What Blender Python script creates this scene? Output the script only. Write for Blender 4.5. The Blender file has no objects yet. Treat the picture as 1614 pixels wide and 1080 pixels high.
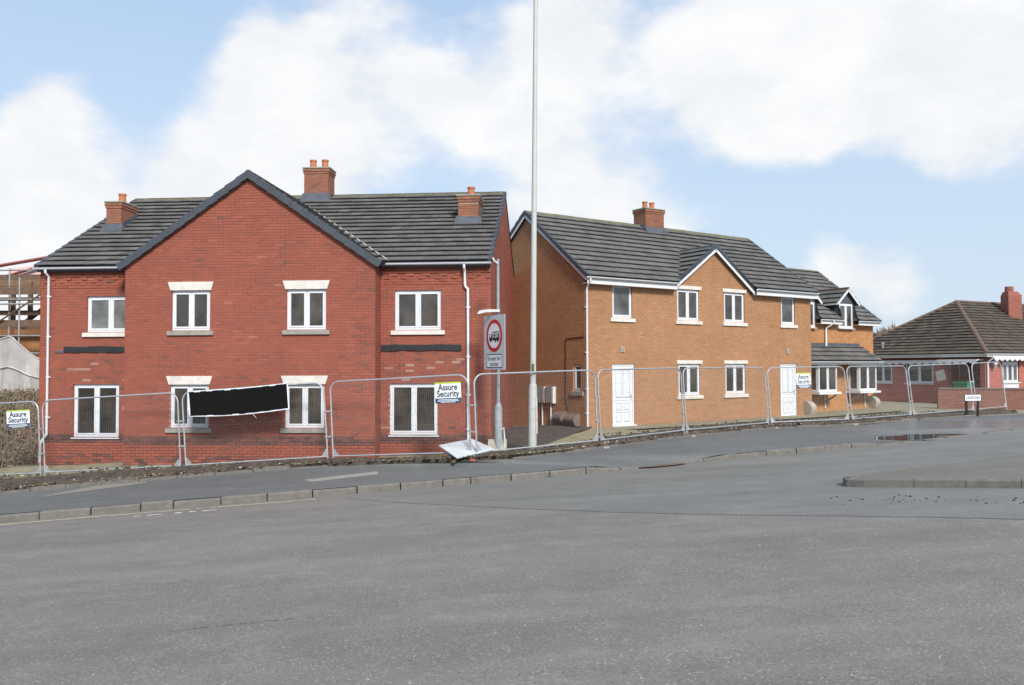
import bpy, math, random
import numpy as np
from mathutils import Vector, Matrix
random.seed(7)
S = bpy.context.scene
COL = S.collection
R = math.radians

# ------------------------------------------------------------------ camera
cam_d = bpy.data.cameras.new('camera'); cam = bpy.data.objects.new('camera', cam_d); COL.objects.link(cam)
cam_d.sensor_width = 36.0; cam_d.lens = 29.0; cam_d.clip_start = 0.1; cam_d.clip_end = 6000
cam.matrix_world = (Matrix.Translation((0, 0, 1.6)) @ Matrix.Rotation(R(90 + 1.762), 4, 'X') @ Matrix.Rotation(-0.0039, 4, 'Z'))
S.camera = cam

# ------------------------------------------------------------------ sky, sun, exposure
SUN_DIR = Vector((0.30, -0.80, 0.64)).normalized()       # towards the sun: right, behind the camera
SUN_EL = math.asin(SUN_DIR.z); SUN_AZ = math.atan2(SUN_DIR.x, SUN_DIR.y)
world = bpy.data.worlds.new('World'); S.world = world; world.use_nodes = True
wn = world.node_tree; wn.nodes.clear(); WN = wn.nodes.new; WL = wn.links.new
w_out = WN('ShaderNodeOutputWorld'); w_bg = WN('ShaderNodeBackground'); WL(w_bg.outputs[0], w_out.inputs[0])
w_bg.inputs[1].default_value = 0.10
w_sky = WN('ShaderNodeTexSky'); w_sky.sky_type = 'NISHITA'; w_sky.sun_disc = False
w_sky.sun_elevation = SUN_EL; w_sky.sun_rotation = SUN_AZ
w_sky.air_density = 1.0; w_sky.dust_density = 1.5; w_sky.ozone_density = 1.0
def wmath(op, a, b=None, c=None):
    n = WN('ShaderNodeMath'); n.operation = op
    for i, v in enumerate((a, b, c)):
        if v is None: continue
        if isinstance(v, (int, float)): n.inputs[i].default_value = v
        else: WL(v, n.inputs[i])
    return n.outputs[0]
def wvec(op, a, b=None, out=0, scale=None):
    n = WN('ShaderNodeVectorMath'); n.operation = op
    for i, v in enumerate((a, b)):
        if v is None: continue
        if isinstance(v, (tuple, list)): n.inputs[i].default_value = v
        else: WL(v, n.inputs[i])
    if scale is not None: n.inputs['Scale'].default_value = scale
    return n.outputs[out]
w_tc = WN('ShaderNodeTexCoord'); w_dir = wvec('NORMALIZE', w_tc.outputs['Generated'])
w_sep = WN('ShaderNodeSeparateXYZ'); WL(w_dir, w_sep.inputs[0])
def wnoise(vec, scale, detail, rough):
    n = WN('ShaderNodeTexNoise'); n.inputs['Scale'].default_value = scale
    n.inputs['Detail'].default_value = detail; n.inputs['Roughness'].default_value = rough
    WL(vec, n.inputs['Vector']); return n
w_str = wvec('MULTIPLY', w_dir, (1.0, 1.0, 1.7))
n_warp = wnoise(w_str, 4.0, 4, 0.55)
w_wc = wvec('SUBTRACT', n_warp.outputs['Color'], (0.5, 0.5, 0.5))
w_wd = wvec('ADD', w_dir, wvec('SCALE', w_wc, scale=0.13))
n_fine = wnoise(wvec('ADD', w_str, (1.3, 2.7, 0.4)), 3.1, 9, 0.55)
n_bil = wnoise(wvec('ADD', w_str, (4.1, 0.3, 2.2)), 9.0, 8, 0.6)
# cloud banks: (image-like direction x, z at y = 1), radius, weight
blobs = [(-.60,.33,.075,.9), (-.60,.25,.10,1.0), (-.56,.18,.12,1.0), (-.46,.13,.12,.8), (-.30,.39,.075,.7), (-.22,.41,.085,1.0), (-.25,.33,.10,.9), (-.15,.43,.06,.7),
         (-.40,.26,.07,.7), (-.30,.24,.11,.9), (-.19,.23,.10,.8), (-.11,.34,.075,1.0), (-.04,.30,.09,1.0), (.03,.27,.05,.6), (.03,.42,.08,1.0), (.08,.36,.08,.9), (.10,.45,.06,.5),
         (.08,.24,.07,.6), (.12,.20,.09,.9), (.03,.18,.08,.8), (.20,.17,.06,.5), (.22,.37,.09,.9), (.31,.36,.11,1.0), (.42,.36,.11,1.0), (.53,.35,.11,1.0), (.63,.35,.11,1.0), (.27,.28,.08,.6), (.36,.29,.07,.5), (.55,.27,.07,.45), (.30,.47,.12,.7), (.5,.48,.14,.7),
         (.40,.11,.06,1.1), (.47,.085,.06,1.0), (-.05,.13,.1,.4), (-.60,.08,.14,1.1), (-.60,.0,.14,1.0)]
acc = None
for bx, bz, br, bw in blobs:
    d = Vector((bx, 1, bz)).normalized()
    dist = wvec('DISTANCE', w_wd, tuple(d), out=1)
    g = wmath('MULTIPLY', wmath('EXPONENT', wmath('MULTIPLY', wmath('POWER', wmath('DIVIDE', dist, br * .70), 2.0), -1.0)), bw)
    acc = g if acc is None else wmath('ADD', acc, g)
fwd = wmath('MINIMUM', wmath('MAXIMUM', wmath('MULTIPLY', wmath('ADD', w_sep.outputs[1], -0.55), 5.0), 0.0), 1.0)
gen = wmath('MULTIPLY', wmath('SUBTRACT', 1.0, fwd), 0.45)          # ordinary broken cloud over the rest of the sky
cov = wmath('ADD', wmath('ADD', acc, gen), wmath('MULTIPLY', wmath('ADD', n_fine.outputs[0], -0.5), 1.25))
cov = wmath('ADD', cov, wmath('MULTIPLY', wmath('ADD', n_bil.outputs[0], -0.5), 0.95))
ramp = WN('ShaderNodeMapRange'); ramp.interpolation_type = 'SMOOTHSTEP'
ramp.inputs['From Min'].default_value = 0.36; ramp.inputs['From Max'].default_value = 1.02
WL(cov, ramp.inputs['Value'])
mask = wmath('MULTIPLY', ramp.outputs[0], 0.96)
w_cc = WN('ShaderNodeMix'); w_cc.data_type = 'RGBA'
w_cc.inputs['A'].default_value = (4.1, 4.2, 4.35, 1); w_cc.inputs['B'].default_value = (4.7, 4.72, 4.74, 1)
WL(wmath('MULTIPLY', wmath('ADD', n_bil.outputs[0], -0.33), 3.2), w_cc.inputs['Factor']); w_cc.clamp_factor = True
# thin high veil makes the blue pale
w_veil = WN('ShaderNodeMix'); w_veil.data_type = 'RGBA'; w_veil.inputs['Factor'].default_value = 0.72
WL(w_sky.outputs[0], w_veil.inputs['A']); w_veil.inputs['B'].default_value = (2.45, 3.2, 4.2, 1)
w_hz = WN('ShaderNodeMix'); w_hz.data_type = 'RGBA'      # air is paler towards the horizon
WL(wmath('MINIMUM', wmath('MAXIMUM', wmath('MULTIPLY', wmath('SUBTRACT', 0.40, w_sep.outputs[2]), 2.0), 0.0), 0.75), w_hz.inputs['Factor']); WL(w_veil.outputs['Result'], w_hz.inputs['A']); w_hz.inputs['B'].default_value = (3.15, 3.65, 4.2, 1)
w_mix = WN('ShaderNodeMix'); w_mix.data_type = 'RGBA'
WL(mask, w_mix.inputs['Factor']); WL(w_hz.outputs['Result'], w_mix.inputs['A']); WL(w_cc.outputs['Result'], w_mix.inputs['B'])
WL(w_mix.outputs['Result'], w_bg.inputs[0])

sun_d = bpy.data.lights.new('sun', 'SUN'); sun = bpy.data.objects.new('sun', sun_d); COL.objects.link(sun)
sun_d.energy = 2.1; sun_d.angle = R(11); sun_d.color = (1.0, 0.95, 0.88)
sun.rotation_euler = SUN_DIR.to_track_quat('Z', 'Y').to_euler()
S.view_settings.view_transform = 'Standard'; S.view_settings.look = 'None'
S.view_settings.exposure = 1.08; S.view_settings.gamma = 1.0; S.view_settings.use_curve_mapping = False

# ------------------------------------------------------------------ material helpers
MATS = {}
def new_mat(name):
    m = bpy.data.materials.new(name); m.use_nodes = True
    nt = m.node_tree; b = nt.nodes['Principled BSDF']; MATS[name] = m
    return m, nt, b
def ramp_node(nt, stops):
    n = nt.nodes.new('ShaderNodeValToRGB'); e = n.color_ramp.elements
    while len(e) < len(stops): e.new(0.5)
    for el, (p, c) in zip(e, stops): el.position = p; el.color = (*c, 1)
    return n
def noise_node(nt, scale, detail=6, rough=0.6, vec=None, stretch=None):
    n = nt.nodes.new('ShaderNodeTexNoise'); n.inputs['Scale'].default_value = scale
    n.inputs['Detail'].default_value = detail; n.inputs['Roughness'].default_value = rough
    g = nt.nodes.new('ShaderNodeNewGeometry'); src = g.outputs['Position']
    if stretch:
        v = nt.nodes.new('ShaderNodeVectorMath'); v.operation = 'MULTIPLY'; v.inputs[1].default_value = stretch
        nt.links.new(src, v.inputs[0]); src = v.outputs[0]
    nt.links.new(vec or src, n.inputs['Vector']); return n
def mixc(nt, fac, a, b, mode='MIX'):
    n = nt.nodes.new('ShaderNodeMix'); n.data_type = 'RGBA'; n.blend_type = mode
    for k, v in (('Factor', fac), ('A', a), ('B', b)):
        if isinstance(v, (int, float)): n.inputs[k].default_value = v
        elif isinstance(v, tuple): n.inputs[k].default_value = (*v, 1)
        else: nt.links.new(v, n.inputs[k])
    return n.outputs['Result']
def mapr(nt, v, a, b, c=0.0, d=1.0):
    n = nt.nodes.new('ShaderNodeMapRange'); nt.links.new(v, n.inputs[0])
    for i, x in enumerate((a, b, c, d)): n.inputs[i + 1].default_value = x
    return n.outputs[0]
def bump(nt, b, h, strength=0.3, dist=0.01):
    n = nt.nodes.new('ShaderNodeBump'); n.inputs['Strength'].default_value = strength; n.inputs['Distance'].default_value = dist
    nt.links.new(h, n.inputs['Height']); nt.links.new(n.outputs[0], b.inputs['Normal'])
def simple(name, col, rough=0.6, var=0.15, scale=3.0, metal=0.0, spec=0.5, dirt=None, bs=0.0):
    m, nt, b = new_mat(name)
    n = noise_node(nt, scale, 7, 0.65)
    lo = tuple(c * (1 - var) for c in col); hi = tuple(min(1, c * (1 + var)) for c in col)
    c = mixc(nt, mapr(nt, n.outputs[0], 0.3, 0.7), lo, hi)
    if dirt:
        dn = noise_node(nt, scale * 0.4, 8, 0.7)
        c = mixc(nt, mapr(nt, dn.outputs[0], 0.48, 0.75, 0, dirt[1]), c, dirt[0])
    nt.links.new(c, b.inputs['Base Color'])
    b.inputs['Roughness'].default_value = rough; b.inputs['Metallic'].default_value = metal
    b.inputs['Specular IOR Level'].default_value = spec
    if bs: bump(nt, b, n.outputs[0], bs, 0.02)
    return m
def toned(name, stops, rough, stain=None, per_object=False, grain=60, moss=None):
    m, nt, b = new_mat(name)
    if per_object:
        a = nt.nodes.new('ShaderNodeObjectInfo'); tone = mapr(nt, a.outputs['Random'], 0, 1, 0.20, 0.80)
    else:
        a = nt.nodes.new('ShaderNodeAttribute'); a.attribute_name = 'tone'; tone = a.outputs['Fac']
    rp = ramp_node(nt, stops); nt.links.new(tone, rp.inputs[0]); c = rp.outputs[0]
    n = noise_node(nt, grain, 4, 0.7)
    c = mixc(nt, 0.55, c, mixc(nt, mapr(nt, n.outputs[0], 0.25, 0.75), (0.30, 0.30, 0.30), (0.72, 0.72, 0.72)), 'OVERLAY')
    big = noise_node(nt, 0.55, 7, 0.65)
    c = mixc(nt, mapr(nt, big.outputs[0], 0.35, 0.7, 0, 0.35), c, mixc(nt, 0.75, c, (0.5, 0.5, 0.5), 'MULTIPLY'))
    if stain:
        st = noise_node(nt, 1.3, 9, 0.72, stretch=(1, 1, 0.22))
        c = mixc(nt, mapr(nt, st.outputs[0], 0.54, 0.74, 0, stain[1]), c, stain[0])
    if moss:
        mn = noise_node(nt, 2.2, 9, 0.75)
        c = mixc(nt, mapr(nt, mn.outputs[0], 0.57, 0.70, 0, moss[1]), c, moss[0])
    nt.links.new(c, b.inputs['Base Color']); b.inputs['Roughness'].default_value = rough
    b.inputs['Specular IOR Level'].default_value = 0.3
    bump(nt, b, n.outputs[0], 0.35, 0.006)
    return m
RED = [(0, (.095, .056, .047)), (.13, (.18, .076, .061)), (.32, (.265, .083, .056)), (.6, (.305, .088, .056)), (.91, (.345, .106, .068)), (.95, (.37, .22, .18)), (1, (.43, .33, .29))]
ORA = [(0, (.30, .158, .084)), (.3, (.36, .188, .096)), (.6, (.395, .208, .106)), (.9, (.43, .232, .124)), (1, (.47, .28, .17))]
TIL = [(0, (.092, .089, .086)), (.5, (.126, .121, .115)), (1, (.165, .158, .148))]
toned('stack_brick', [(0, (.17, .080, .055)), (.5, (.27, .115, .075)), (1, (.34, .15, .10))], .9, ((.16, .12, .06), .4), False)
for o_ in (False, True):
    s_ = '_piece' if o_ else ''
    toned('red_brick' + s_, RED, .85, ((.15, .045, .04), .35), o_)
    toned('orange_brick' + s_, ORA, .85, ((.24, .105, .05), .35), o_)
    toned('roof_tile' + s_, TIL, .75, ((.22, .215, .205), .35), o_, 25, ((.075, .075, .035), .5))
simple('mossy_ridge', (.125, .120, .075), .9, .3, 4, dirt=((.17, .165, .06), .7))
simple('red_mortar', (.34, .225, .19), .95, .2, 20)
simple('orange_mortar', (.50, .36, .24), .95, .2, 20)
simple('red_reveal', (.26, .07, .05), .9); simple('orange_reveal', (.33, .15, .06), .9)
simple('upvc', (.66, .69, .73), .35, .04, 2, dirt=((.55, .56, .54), .35))
simple('white_paint', (.63, .65, .66), .5, .06, 3, dirt=((.5, .5, .47), .4))
simple('pale_stone', (.64, .61, .56), .85, .12, 6, dirt=((.33, .31, .27), .5), bs=.2)
simple('grey_stone', (.30, .28, .25), .9, .2, 8, dirt=((.16, .16, .13), .6), bs=.3)
simple('lead', (.085, .095, .115), .55, .25, 5, metal=.2)
simple('dark_verge', (.050, .060, .075), .55, .2, 5)
simple('black_felt', (.018, .021, .025), .8, .3, 6)
simple('terracotta', (.42, .15, .075), .8, .2, 10)
simple('clay_ridge', (.135, .085, .060), .85, .25, 8)
simple('moss_brick', (.20, .13, .065), .9, .3, 12, dirt=((.16, .15, .05), .6))
simple('galvanised', (.50, .52, .54), .42, .15, 12, metal=.65)
simple('galv_wire', (.22, .225, .23), .6, .2, 12, metal=.5)
simple('concrete', (.27, .25, .22), .92, .2, 9, bs=.3, dirt=((.15, .14, .11), .6))
simple('kerb_concrete', (.155, .145, .132), .92, .22, 7, bs=.35, dirt=((.10, .095, .08), .65))
simple('lamp_paint', (.46, .475, .45), .5, .08, 3, dirt=((.33, .34, .30), .4))
simple('sign_grey', (.50, .54, .56), .4, .05, 3); simple('sign_white', (.74, .77, .80), .4, .03, 3)
simple('post_grey', (.27, .31, .33), .5, .15, 6, dirt=((.18, .20, .20), .5))
simple('sign_red', (.50, .015, .025), .4, .05, 3); simple('black_print', (.012, .013, .016), .5, .1, 4)
simple('lime_print', (.42, .60, .04), .4, .05, 3); simple('navy_print', (.035, .065, .12), .4, .05, 3); simple('board_white', (.72, .78, .85), .4, .04, 3)
simple('meter_grey', (.29, .285, .28), .7, .1, 6); simple('meter_brown', (.17, .125, .105), .7, .15, 6)
simple('meter_tan', (.36, .32, .27), .7, .15, 6)
simple('orange_block', (.50, .13, .05), .8, .2, 9); simple('black_rubber', (.03, .03, .03), .8, .2, 9)
simple('timber', (.13, .082, .055), .85, .3, 7, bs=.2); simple('raw_timber', (.19, .12, .075), .85, .25, 7)
simple('rust_steel', (.24, .075, .065), .7, .3, 6); simple('scaffold_steel', (.36, .37, .38), .45, .2, 9, metal=.5)
simple('pink_sheet', (.72, .50, .47), .8, .08, 2)
simple('tarpaulin', (.40, .385, .375), .8, .18, 1.6, dirt=((.20, .19, .18), .6), bs=.2); simple('tarp_hem', (.55, .54, .53), .7, .3, 4)
simple('green_plastic', (.05, .20, .10), .5, .15, 4); simple('car_white', (.78, .80, .82), .2, .02, 2)
simple('soil', (.058, .046, .038), .97, .55, 5, bs=.6, dirt=((.15, .115, .085), .5))
simple('leaf_brown', (.25, .155, .095), .9, .6, 3); simple('leaf_green', (.09, .13, .04), .9, .4, 3)
simple('leaf_dry', (.26, .19, .145), .95, .6, 2); simple('leaf_olive', (.16, .135, .090), .95, .5, 2)
simple('verge_green', (.13, .14, .06), .9, .4, 2)
simple('bark', (.15, .115, .09), .95, .3, 5); simple('twig', (.21, .165, .12), .95, .3, .4)
simple('stone_bits', (.30, .28, .26), .9, .6, 3); simple('dark_bits', (.03, .028, .026), .9, .4, 3); simple('pale_bits', (.62, .60, .56), .8, .3, 3)
simple('mossy_path', (.25, .225, .150), .95, .28, 3.2, dirt=((.15, .14, .075), .6), bs=.3)
simple('pave_slab', (.29, .25, .145), .95, .22, 4, dirt=((.17, .155, .08), .55), bs=.25)
simple('far_slope', (.13, .125, .085), .95, .3, .05)
simple('cover_concrete', (.265, .25, .225), .9, .15, 9, dirt=((.17, .16, .14), .5))
simple('patch_tarmac', (.225, .208, .182), .95, .14, 14)
simple('yellow_paint', (.62, .55, .33), .8, .25, 9)

def glass(name, base, ior=1.75, rough=.03):
    m, nt, b = new_mat(name)
    n = noise_node(nt, 1.1, 5, .6); oi = nt.nodes.new('ShaderNodeObjectInfo')
    var = mixc(nt, oi.outputs['Random'], (.45, .43, .40), (1.0, 1.0, 1.0))
    nt.links.new(mixc(nt, 1.0, var, mixc(nt, mapr(nt, n.outputs[0], .35, .65), tuple(c * .45 for c in base), tuple(c * 1.7 for c in base)), 'MULTIPLY'), b.inputs['Base Color'])
    b.inputs['Roughness'].default_value = rough; b.inputs['IOR'].default_value = ior
    w = noise_node(nt, 2.0, 2, .5); bump(nt, b, w.outputs[0], .06, .02)
    return m
glass('pane_glass', (.062, .053, .044)); glass('pane_pale', (.16, .165, .16)); glass('pane_frosted', (.26, .28, .28), 1.6, .25)  # brown of pane_glass is a painted stand-in for mirrored bare trees

def asphalt(name, dark, light, tint, speck=0.5, wet=None):
    m, nt, b = new_mat(name)
    fine = noise_node(nt, 40, 5, .9); mid = noise_node(nt, 9, 8, .8)
    big = noise_node(nt, .42, 8, .62, stretch=(.55, 1.5, 1)); trk = noise_node(nt, .9, 7, .6, stretch=(.25, 1.6, 1))
    c = mixc(nt, mapr(nt, fine.outputs[0], .36, .64), dark, light)
    c = mixc(nt, mapr(nt, mid.outputs[0], .35, .65, 0, .35), c, tint)
    c = mixc(nt, mapr(nt, big.outputs[0], .35, .68, 0, .55), c, mixc(nt, 1.0, c, (.66, .66, .67), 'MULTIPLY'))
    c = mixc(nt, mapr(nt, trk.outputs[0], .50, .72, 0, .25), c, tuple(x * 1.25 for x in light))
    blo = noise_node(nt, 1.9, 11, .72)
    c = mixc(nt, mapr(nt, blo.outputs[0], .36, .50, .24, 0), c, mixc(nt, 1.0, c, (.62, .61, .60), 'MULTIPLY'))
    c = mixc(nt, mapr(nt, blo.outputs[0], .54, .70, 0, .35), c, tuple(x * 1.2 for x in light))
    g = nt.nodes.new('ShaderNodeNewGeometry'); sp1 = noise_node(nt, 48, 2, .6); sp2 = noise_node(nt, 3.0, 5, .6)
    k = nt.nodes.new('ShaderNodeMath'); k.operation = 'MULTIPLY'; nt.links.new(mapr(nt, sp1.outputs[0], .60, .70), k.inputs[0]); nt.links.new(mapr(nt, sp2.outputs[0], .35, .65, .25 * speck, speck), k.inputs[1])
    dk = noise_node(nt, 37, 2, .6); c = mixc(nt, mapr(nt, dk.outputs[0], .62, .70, 0, .55), c, tuple(x * .55 for x in dark))
    c = mixc(nt, k.outputs[0], c, (.46, .44, .41))
    nt.links.new(c, b.inputs['Base Color']); b.inputs['Specular IOR Level'].default_value = .35
    rg = mapr(nt, big.outputs[0], .3, .7, .72, .92)
    if wet:
        (wx, wy, wr) = wet
        d = nt.nodes.new('ShaderNodeVectorMath'); d.operation = 'DISTANCE'; d.inputs[1].default_value = (wx, wy, -.4)
        w2 = noise_node(nt, .8, 6, .6); ad = nt.nodes.new('ShaderNodeVectorMath'); ad.operation = 'MULTIPLY_ADD'
        ad.inputs[1].default_value = (4, 4, 0); nt.links.new(w2.outputs['Color'], ad.inputs[0]); nt.links.new(g.outputs['Position'], ad.inputs[2])
        sc = nt.nodes.new('ShaderNodeVectorMath'); sc.operation = 'SUBTRACT'; sc.inputs[1].default_value = (2, 2, 0)
        nt.links.new(ad.outputs[0], sc.inputs[0]); nt.links.new(sc.outputs[0], d.inputs[0])
        f = mapr(nt, d.outputs['Value'], wr * .45, wr, .85, 0)
        mr = nt.nodes.new('ShaderNodeMix'); nt.links.new(f, mr.inputs['Factor']); nt.links.new(rg, mr.inputs['A']); mr.inputs['B'].default_value = .09
        rg = mr.outputs[0]
    nt.links.new(rg, b.inputs['Roughness'])
    bump(nt, b, fine.outputs[0], .5, .008)
    return m
asphalt('road_asphalt', (.122, .112, .102), (.268, .248, .226), (.212, .196, .177), 1.0)
asphalt('side_asphalt', (.140, .138, .128), (.225, .222, .206), (.190, .187, .172), .5)
asphalt('pave_asphalt', (.098, .102, .100), (.163, .168, .166), (.137, .141, .139), .3, (14.8, 27.2, 6.0))
asphalt('island_asphalt', (.13, .122, .108), (.205, .195, .172), (.175, .165, .135), .4)
m, nt, b = new_mat('puddle_water'); b.inputs['Base Color'].default_value = (.02, .018, .015, 1); b.inputs['Roughness'].default_value = .015; b.inputs['IOR'].default_value = 1.33
w = noise_node(nt, 3.0, 2, .5); bump(nt, b, w.outputs[0], .015, .01)
m, nt, b = new_mat('muddy_water'); b.inputs['Base Color'].default_value = (.14, .062, .03, 1); b.inputs['Roughness'].default_value = .3
w = noise_node(nt, 6.0, 5, .6); nt.links.new(mixc(nt, mapr(nt, w.outputs[0], .3, .7), (.10, .05, .028), (.19, .085, .04)), b.inputs['Base Color'])
m, nt, b = new_mat('black_banner'); b.inputs['Roughness'].default_value = .85; b.inputs['Specular IOR Level'].default_value = .1
w = noise_node(nt, 3.5, 8, .7, stretch=(1, 1, 2.2)); nt.links.new(mixc(nt, mapr(nt, w.outputs[0], .66, .74), (.007, .007, .007), (.10, .09, .10)), b.inputs['Base Color'])
def brick_tex(name, c1, c2, mo):
    m, nt, b = new_mat(name); t = nt.nodes.new('ShaderNodeTexBrick'); uv = nt.nodes.new('ShaderNodeUVMap')
    nt.links.new(uv.outputs[0], t.inputs[0]); t.inputs['Scale'].default_value = 1.0
    t.inputs['Brick Width'].default_value = .225; t.inputs['Row Height'].default_value = .075; t.inputs['Mortar Size'].default_value = .006
    t.inputs['Color1'].default_value = (*c1, 1); t.inputs['Color2'].default_value = (*c2, 1); t.inputs['Mortar'].default_value = (*mo, 1)
    n = noise_node(nt, .8, 8, .7)
    c = mixc(nt, mapr(nt, n.outputs[0], .4, .7, 0, .4), t.outputs[0], mixc(nt, 1.0, t.outputs[0], (.6, .6, .6), 'MULTIPLY'))
    nt.links.new(c, b.inputs['Base Color']); b.inputs['Roughness'].default_value = .9; bump(nt, b, t.outputs['Fac'], -.4, .008)
brick_tex('red_brick_far', (.33, .078, .056), (.42, .112, .075), (.42, .26, .21))
brick_tex('orange_brick_far', (.34, .145, .048), (.44, .20, .072), (.46, .29, .17))
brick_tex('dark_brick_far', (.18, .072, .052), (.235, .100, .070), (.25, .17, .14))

# ------------------------------------------------------------------ mesh helpers
class MB:
    def __init__(s): s.v = []; s.f = []; s.m = []; s.t = []; s.uv = {}
    def quad(s, *p, m=0):
        i = len(s.v); s.v += [tuple(q) for q in p]; s.f.append(tuple(range(i, i + len(p)))); s.m.append(m); return s
    def quv(s, p, uvs, m=0):
        s.quad(*p, m=m); s.uv[len(s.f) - 1] = uvs; return s
    def hexa(s, b, t, m=0, cap=True, tone=None):
        i = len(s.v); n = len(b); s.v += [tuple(q) for q in b] + [tuple(q) for q in t]
        if tone is not None: s.t += [tone] * (2 * n)
        fs = [tuple(i + k for k in range(n - 1, -1, -1))] if cap else []
        fs += [tuple(range(i + n, i + 2 * n))] + [(i + k, i + (k + 1) % n, i + n + (k + 1) % n, i + n + k) for k in range(n)]
        s.f += fs; s.m += [m] * len(fs); return s
    def box(s, c, ax, ay, az, m=0):
        c, ax, ay, az = map(Vector, (c, ax, ay, az))
        b = [c - ax - ay - az, c + ax - ay - az, c + ax + ay - az, c - ax + ay - az]
        return s.hexa(b, [p + 2 * az for p in b], m)
    def bx(s, x0, y0, z0, x1, y1, z1, m=0):
        return s.box(((x0 + x1) / 2, (y0 + y1) / 2, (z0 + z1) / 2), ((x1 - x0) / 2, 0, 0), (0, (y1 - y0) / 2, 0), (0, 0, (z1 - z0) / 2), m)
    def tube(s, pts, r, n=8, m=0, r2=None, caps=True):
        pts = [Vector(p) for p in pts]; k = len(pts); rs = r if isinstance(r, (list, tuple)) else [r + ((r2 if r2 is not None else r) - r) * i / max(1, k - 1) for i in range(k)]
        i0 = len(s.v); up = None
        for j, p in enumerate(pts):
            d = ((pts[min(j + 1, k - 1)] - p).normalized() + (p - pts[max(j - 1, 0)]).normalized())
            d = d.normalized() if d.length > 1e-6 else Vector((0, 0, 1))
            if up is None: up = Vector((0, 0, 1)) if abs(d.z) < .9 else Vector((1, 0, 0))
            a = d.cross(up).normalized(); c = a.cross(d).normalized(); up = c
            for q in range(n):
                th = 2 * math.pi * q / n; s.v.append(tuple(p + (a * math.cos(th) + c * math.sin(th)) * rs[j]))
        for j in range(k - 1):
            for q in range(n):
                a0 = i0 + j * n + q; a1 = i0 + j * n + (q + 1) % n
                s.f.append((a0, a1, a1 + n, a0 + n)); s.m.append(m)
        if caps:
            s.f.append(tuple(i0 + q for q in range(n - 1, -1, -1))); s.m.append(m)
            s.f.append(tuple(i0 + (k - 1) * n + q for q in range(n))); s.m.append(m)
        return s
    def build(s, name, mat, parent=None, smooth=False, base=None):
        me = bpy.data.meshes.new(name)
        b = Vector(base) if base is not None else Vector((0, 0, 0))
        me.from_pydata([tuple(Vector(v) - b) for v in s.v] if base is not None else s.v, [], s.f)
        for x in (mat if isinstance(mat, (list, tuple)) else [mat]): me.materials.append(MATS[x])
        if any(s.m): me.polygons.foreach_set('material_index', s.m)
        if s.t and len(s.t) == len(s.v):
            a = me.attributes.new('tone', 'FLOAT', 'POINT'); a.data.foreach_set('value', s.t)
        if s.uv:
            L = me.uv_layers.new(name='UVMap')
            for fi, uvs in s.uv.items():
                for li, q in zip(me.polygons[fi].loop_indices, uvs): L.data[li].uv = q
        if smooth:
            me.polygons.foreach_set('use_smooth', [True] * len(me.polygons))
            try: me.set_sharp_from_angle(angle=R(40))
            except Exception: pass
        me.update()
        o = bpy.data.objects.new(name, me); COL.objects.link(o)
        if base is not None: o.location = b
        attach(o, parent)
        return o
def world_inv(p):
    M = Matrix.Identity(4); chain = []
    while p is not None: chain.append(p); p = p.parent
    for q in reversed(chain):
        M = M @ q.matrix_parent_inverse @ Matrix.LocRotScale(q.location, q.rotation_euler, q.scale) if q.parent else Matrix.LocRotScale(q.location, q.rotation_euler, q.scale)
    return M.inverted()
def attach(o, parent):
    if parent is not None: o.parent = parent; o.matrix_parent_inverse = world_inv(parent)
def thing(name, label, cat, loc, group=None):
    o = bpy.data.objects.new(name, None); COL.objects.link(o); o.location = loc; o.empty_display_size = .2
    tag(o, label, cat, group); return o
def tag(o, label, cat, group=None):
    o['label'] = label; o['category'] = cat
    if group: o['group'] = group
    return o
def struct(o, label=None):
    o['kind'] = 'structure'
    if label: o['label'] = label
    return o
def stuff(o, label=None):
    o['kind'] = 'stuff'
    if label: o['label'] = label
    return o
class Fr:
    """vertical wall frame: t along the wall, z up, out = outward distance"""
    def __init__(s, x, y, ang): s.o = Vector((x, y, 0)); s.u = Vector((math.cos(ang), math.sin(ang), 0)); s.n = Vector((s.u.y, -s.u.x, 0))
    def p(s, t, z, out=0.0): q = s.o + s.u * t + s.n * out; return Vector((q.x, q.y, z))
    def sub(s, t, out=0.0): f = Fr(0, 0, 0); f.o = s.p(t, 0, out); f.u = s.u.copy(); f.n = s.n.copy(); return f
    def turned(s, t, out, right=True):
        """frame of a side wall starting at (t,out): right=True faces +u, t runs backwards; False faces -u, t runs forwards"""
        f = Fr(0, 0, 0); f.o = s.p(t, 0, out)
        if right: f.u = -s.n; f.n = s.u.copy()
        else: f.u = s.n.copy(); f.n = -s.u
        return f
    def box(s, mb, t0, t1, z0, z1, o0, o1, m=0):
        b = [s.p(t0, z0, o1), s.p(t1, z0, o1), s.p(t1, z0, o0), s.p(t0, z0, o0)]
        return mb.hexa(b, [Vector((q.x, q.y, z1)) for q in b], m)
def text_mesh(txt, size, name, mat, M, parent, bold=0.0, sx=1.0):
    cu = bpy.data.curves.new(name, 'FONT'); cu.body = txt; cu.size = size; cu.align_x = 'CENTER'; cu.align_y = 'CENTER'; cu.offset = bold; cu.extrude = 0.001; cu.resolution_u = 3
    t = bpy.data.objects.new(name, cu); COL.objects.link(t)
    dg = bpy.context.evaluated_depsgraph_get(); me = bpy.data.meshes.new_from_object(t.evaluated_get(dg)); bpy.data.objects.remove(t)
    me.transform(M @ Matrix.Scale(sx, 4, (1, 0, 0))); me.materials.clear(); me.materials.append(MATS[mat])
    o = bpy.data.objects.new(name, me); COL.objects.link(o); attach(o, parent); return o
def face_matrix(fr, t, z, out):
    p = fr.p(t, z, out); u = fr.u; n = fr.n
    return Matrix(((u.x, 0, n.x, p.x), (u.y, 0, n.y, p.y), (u.z, 1, n.z, p.z), (0, 0, 0, 1)))

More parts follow.
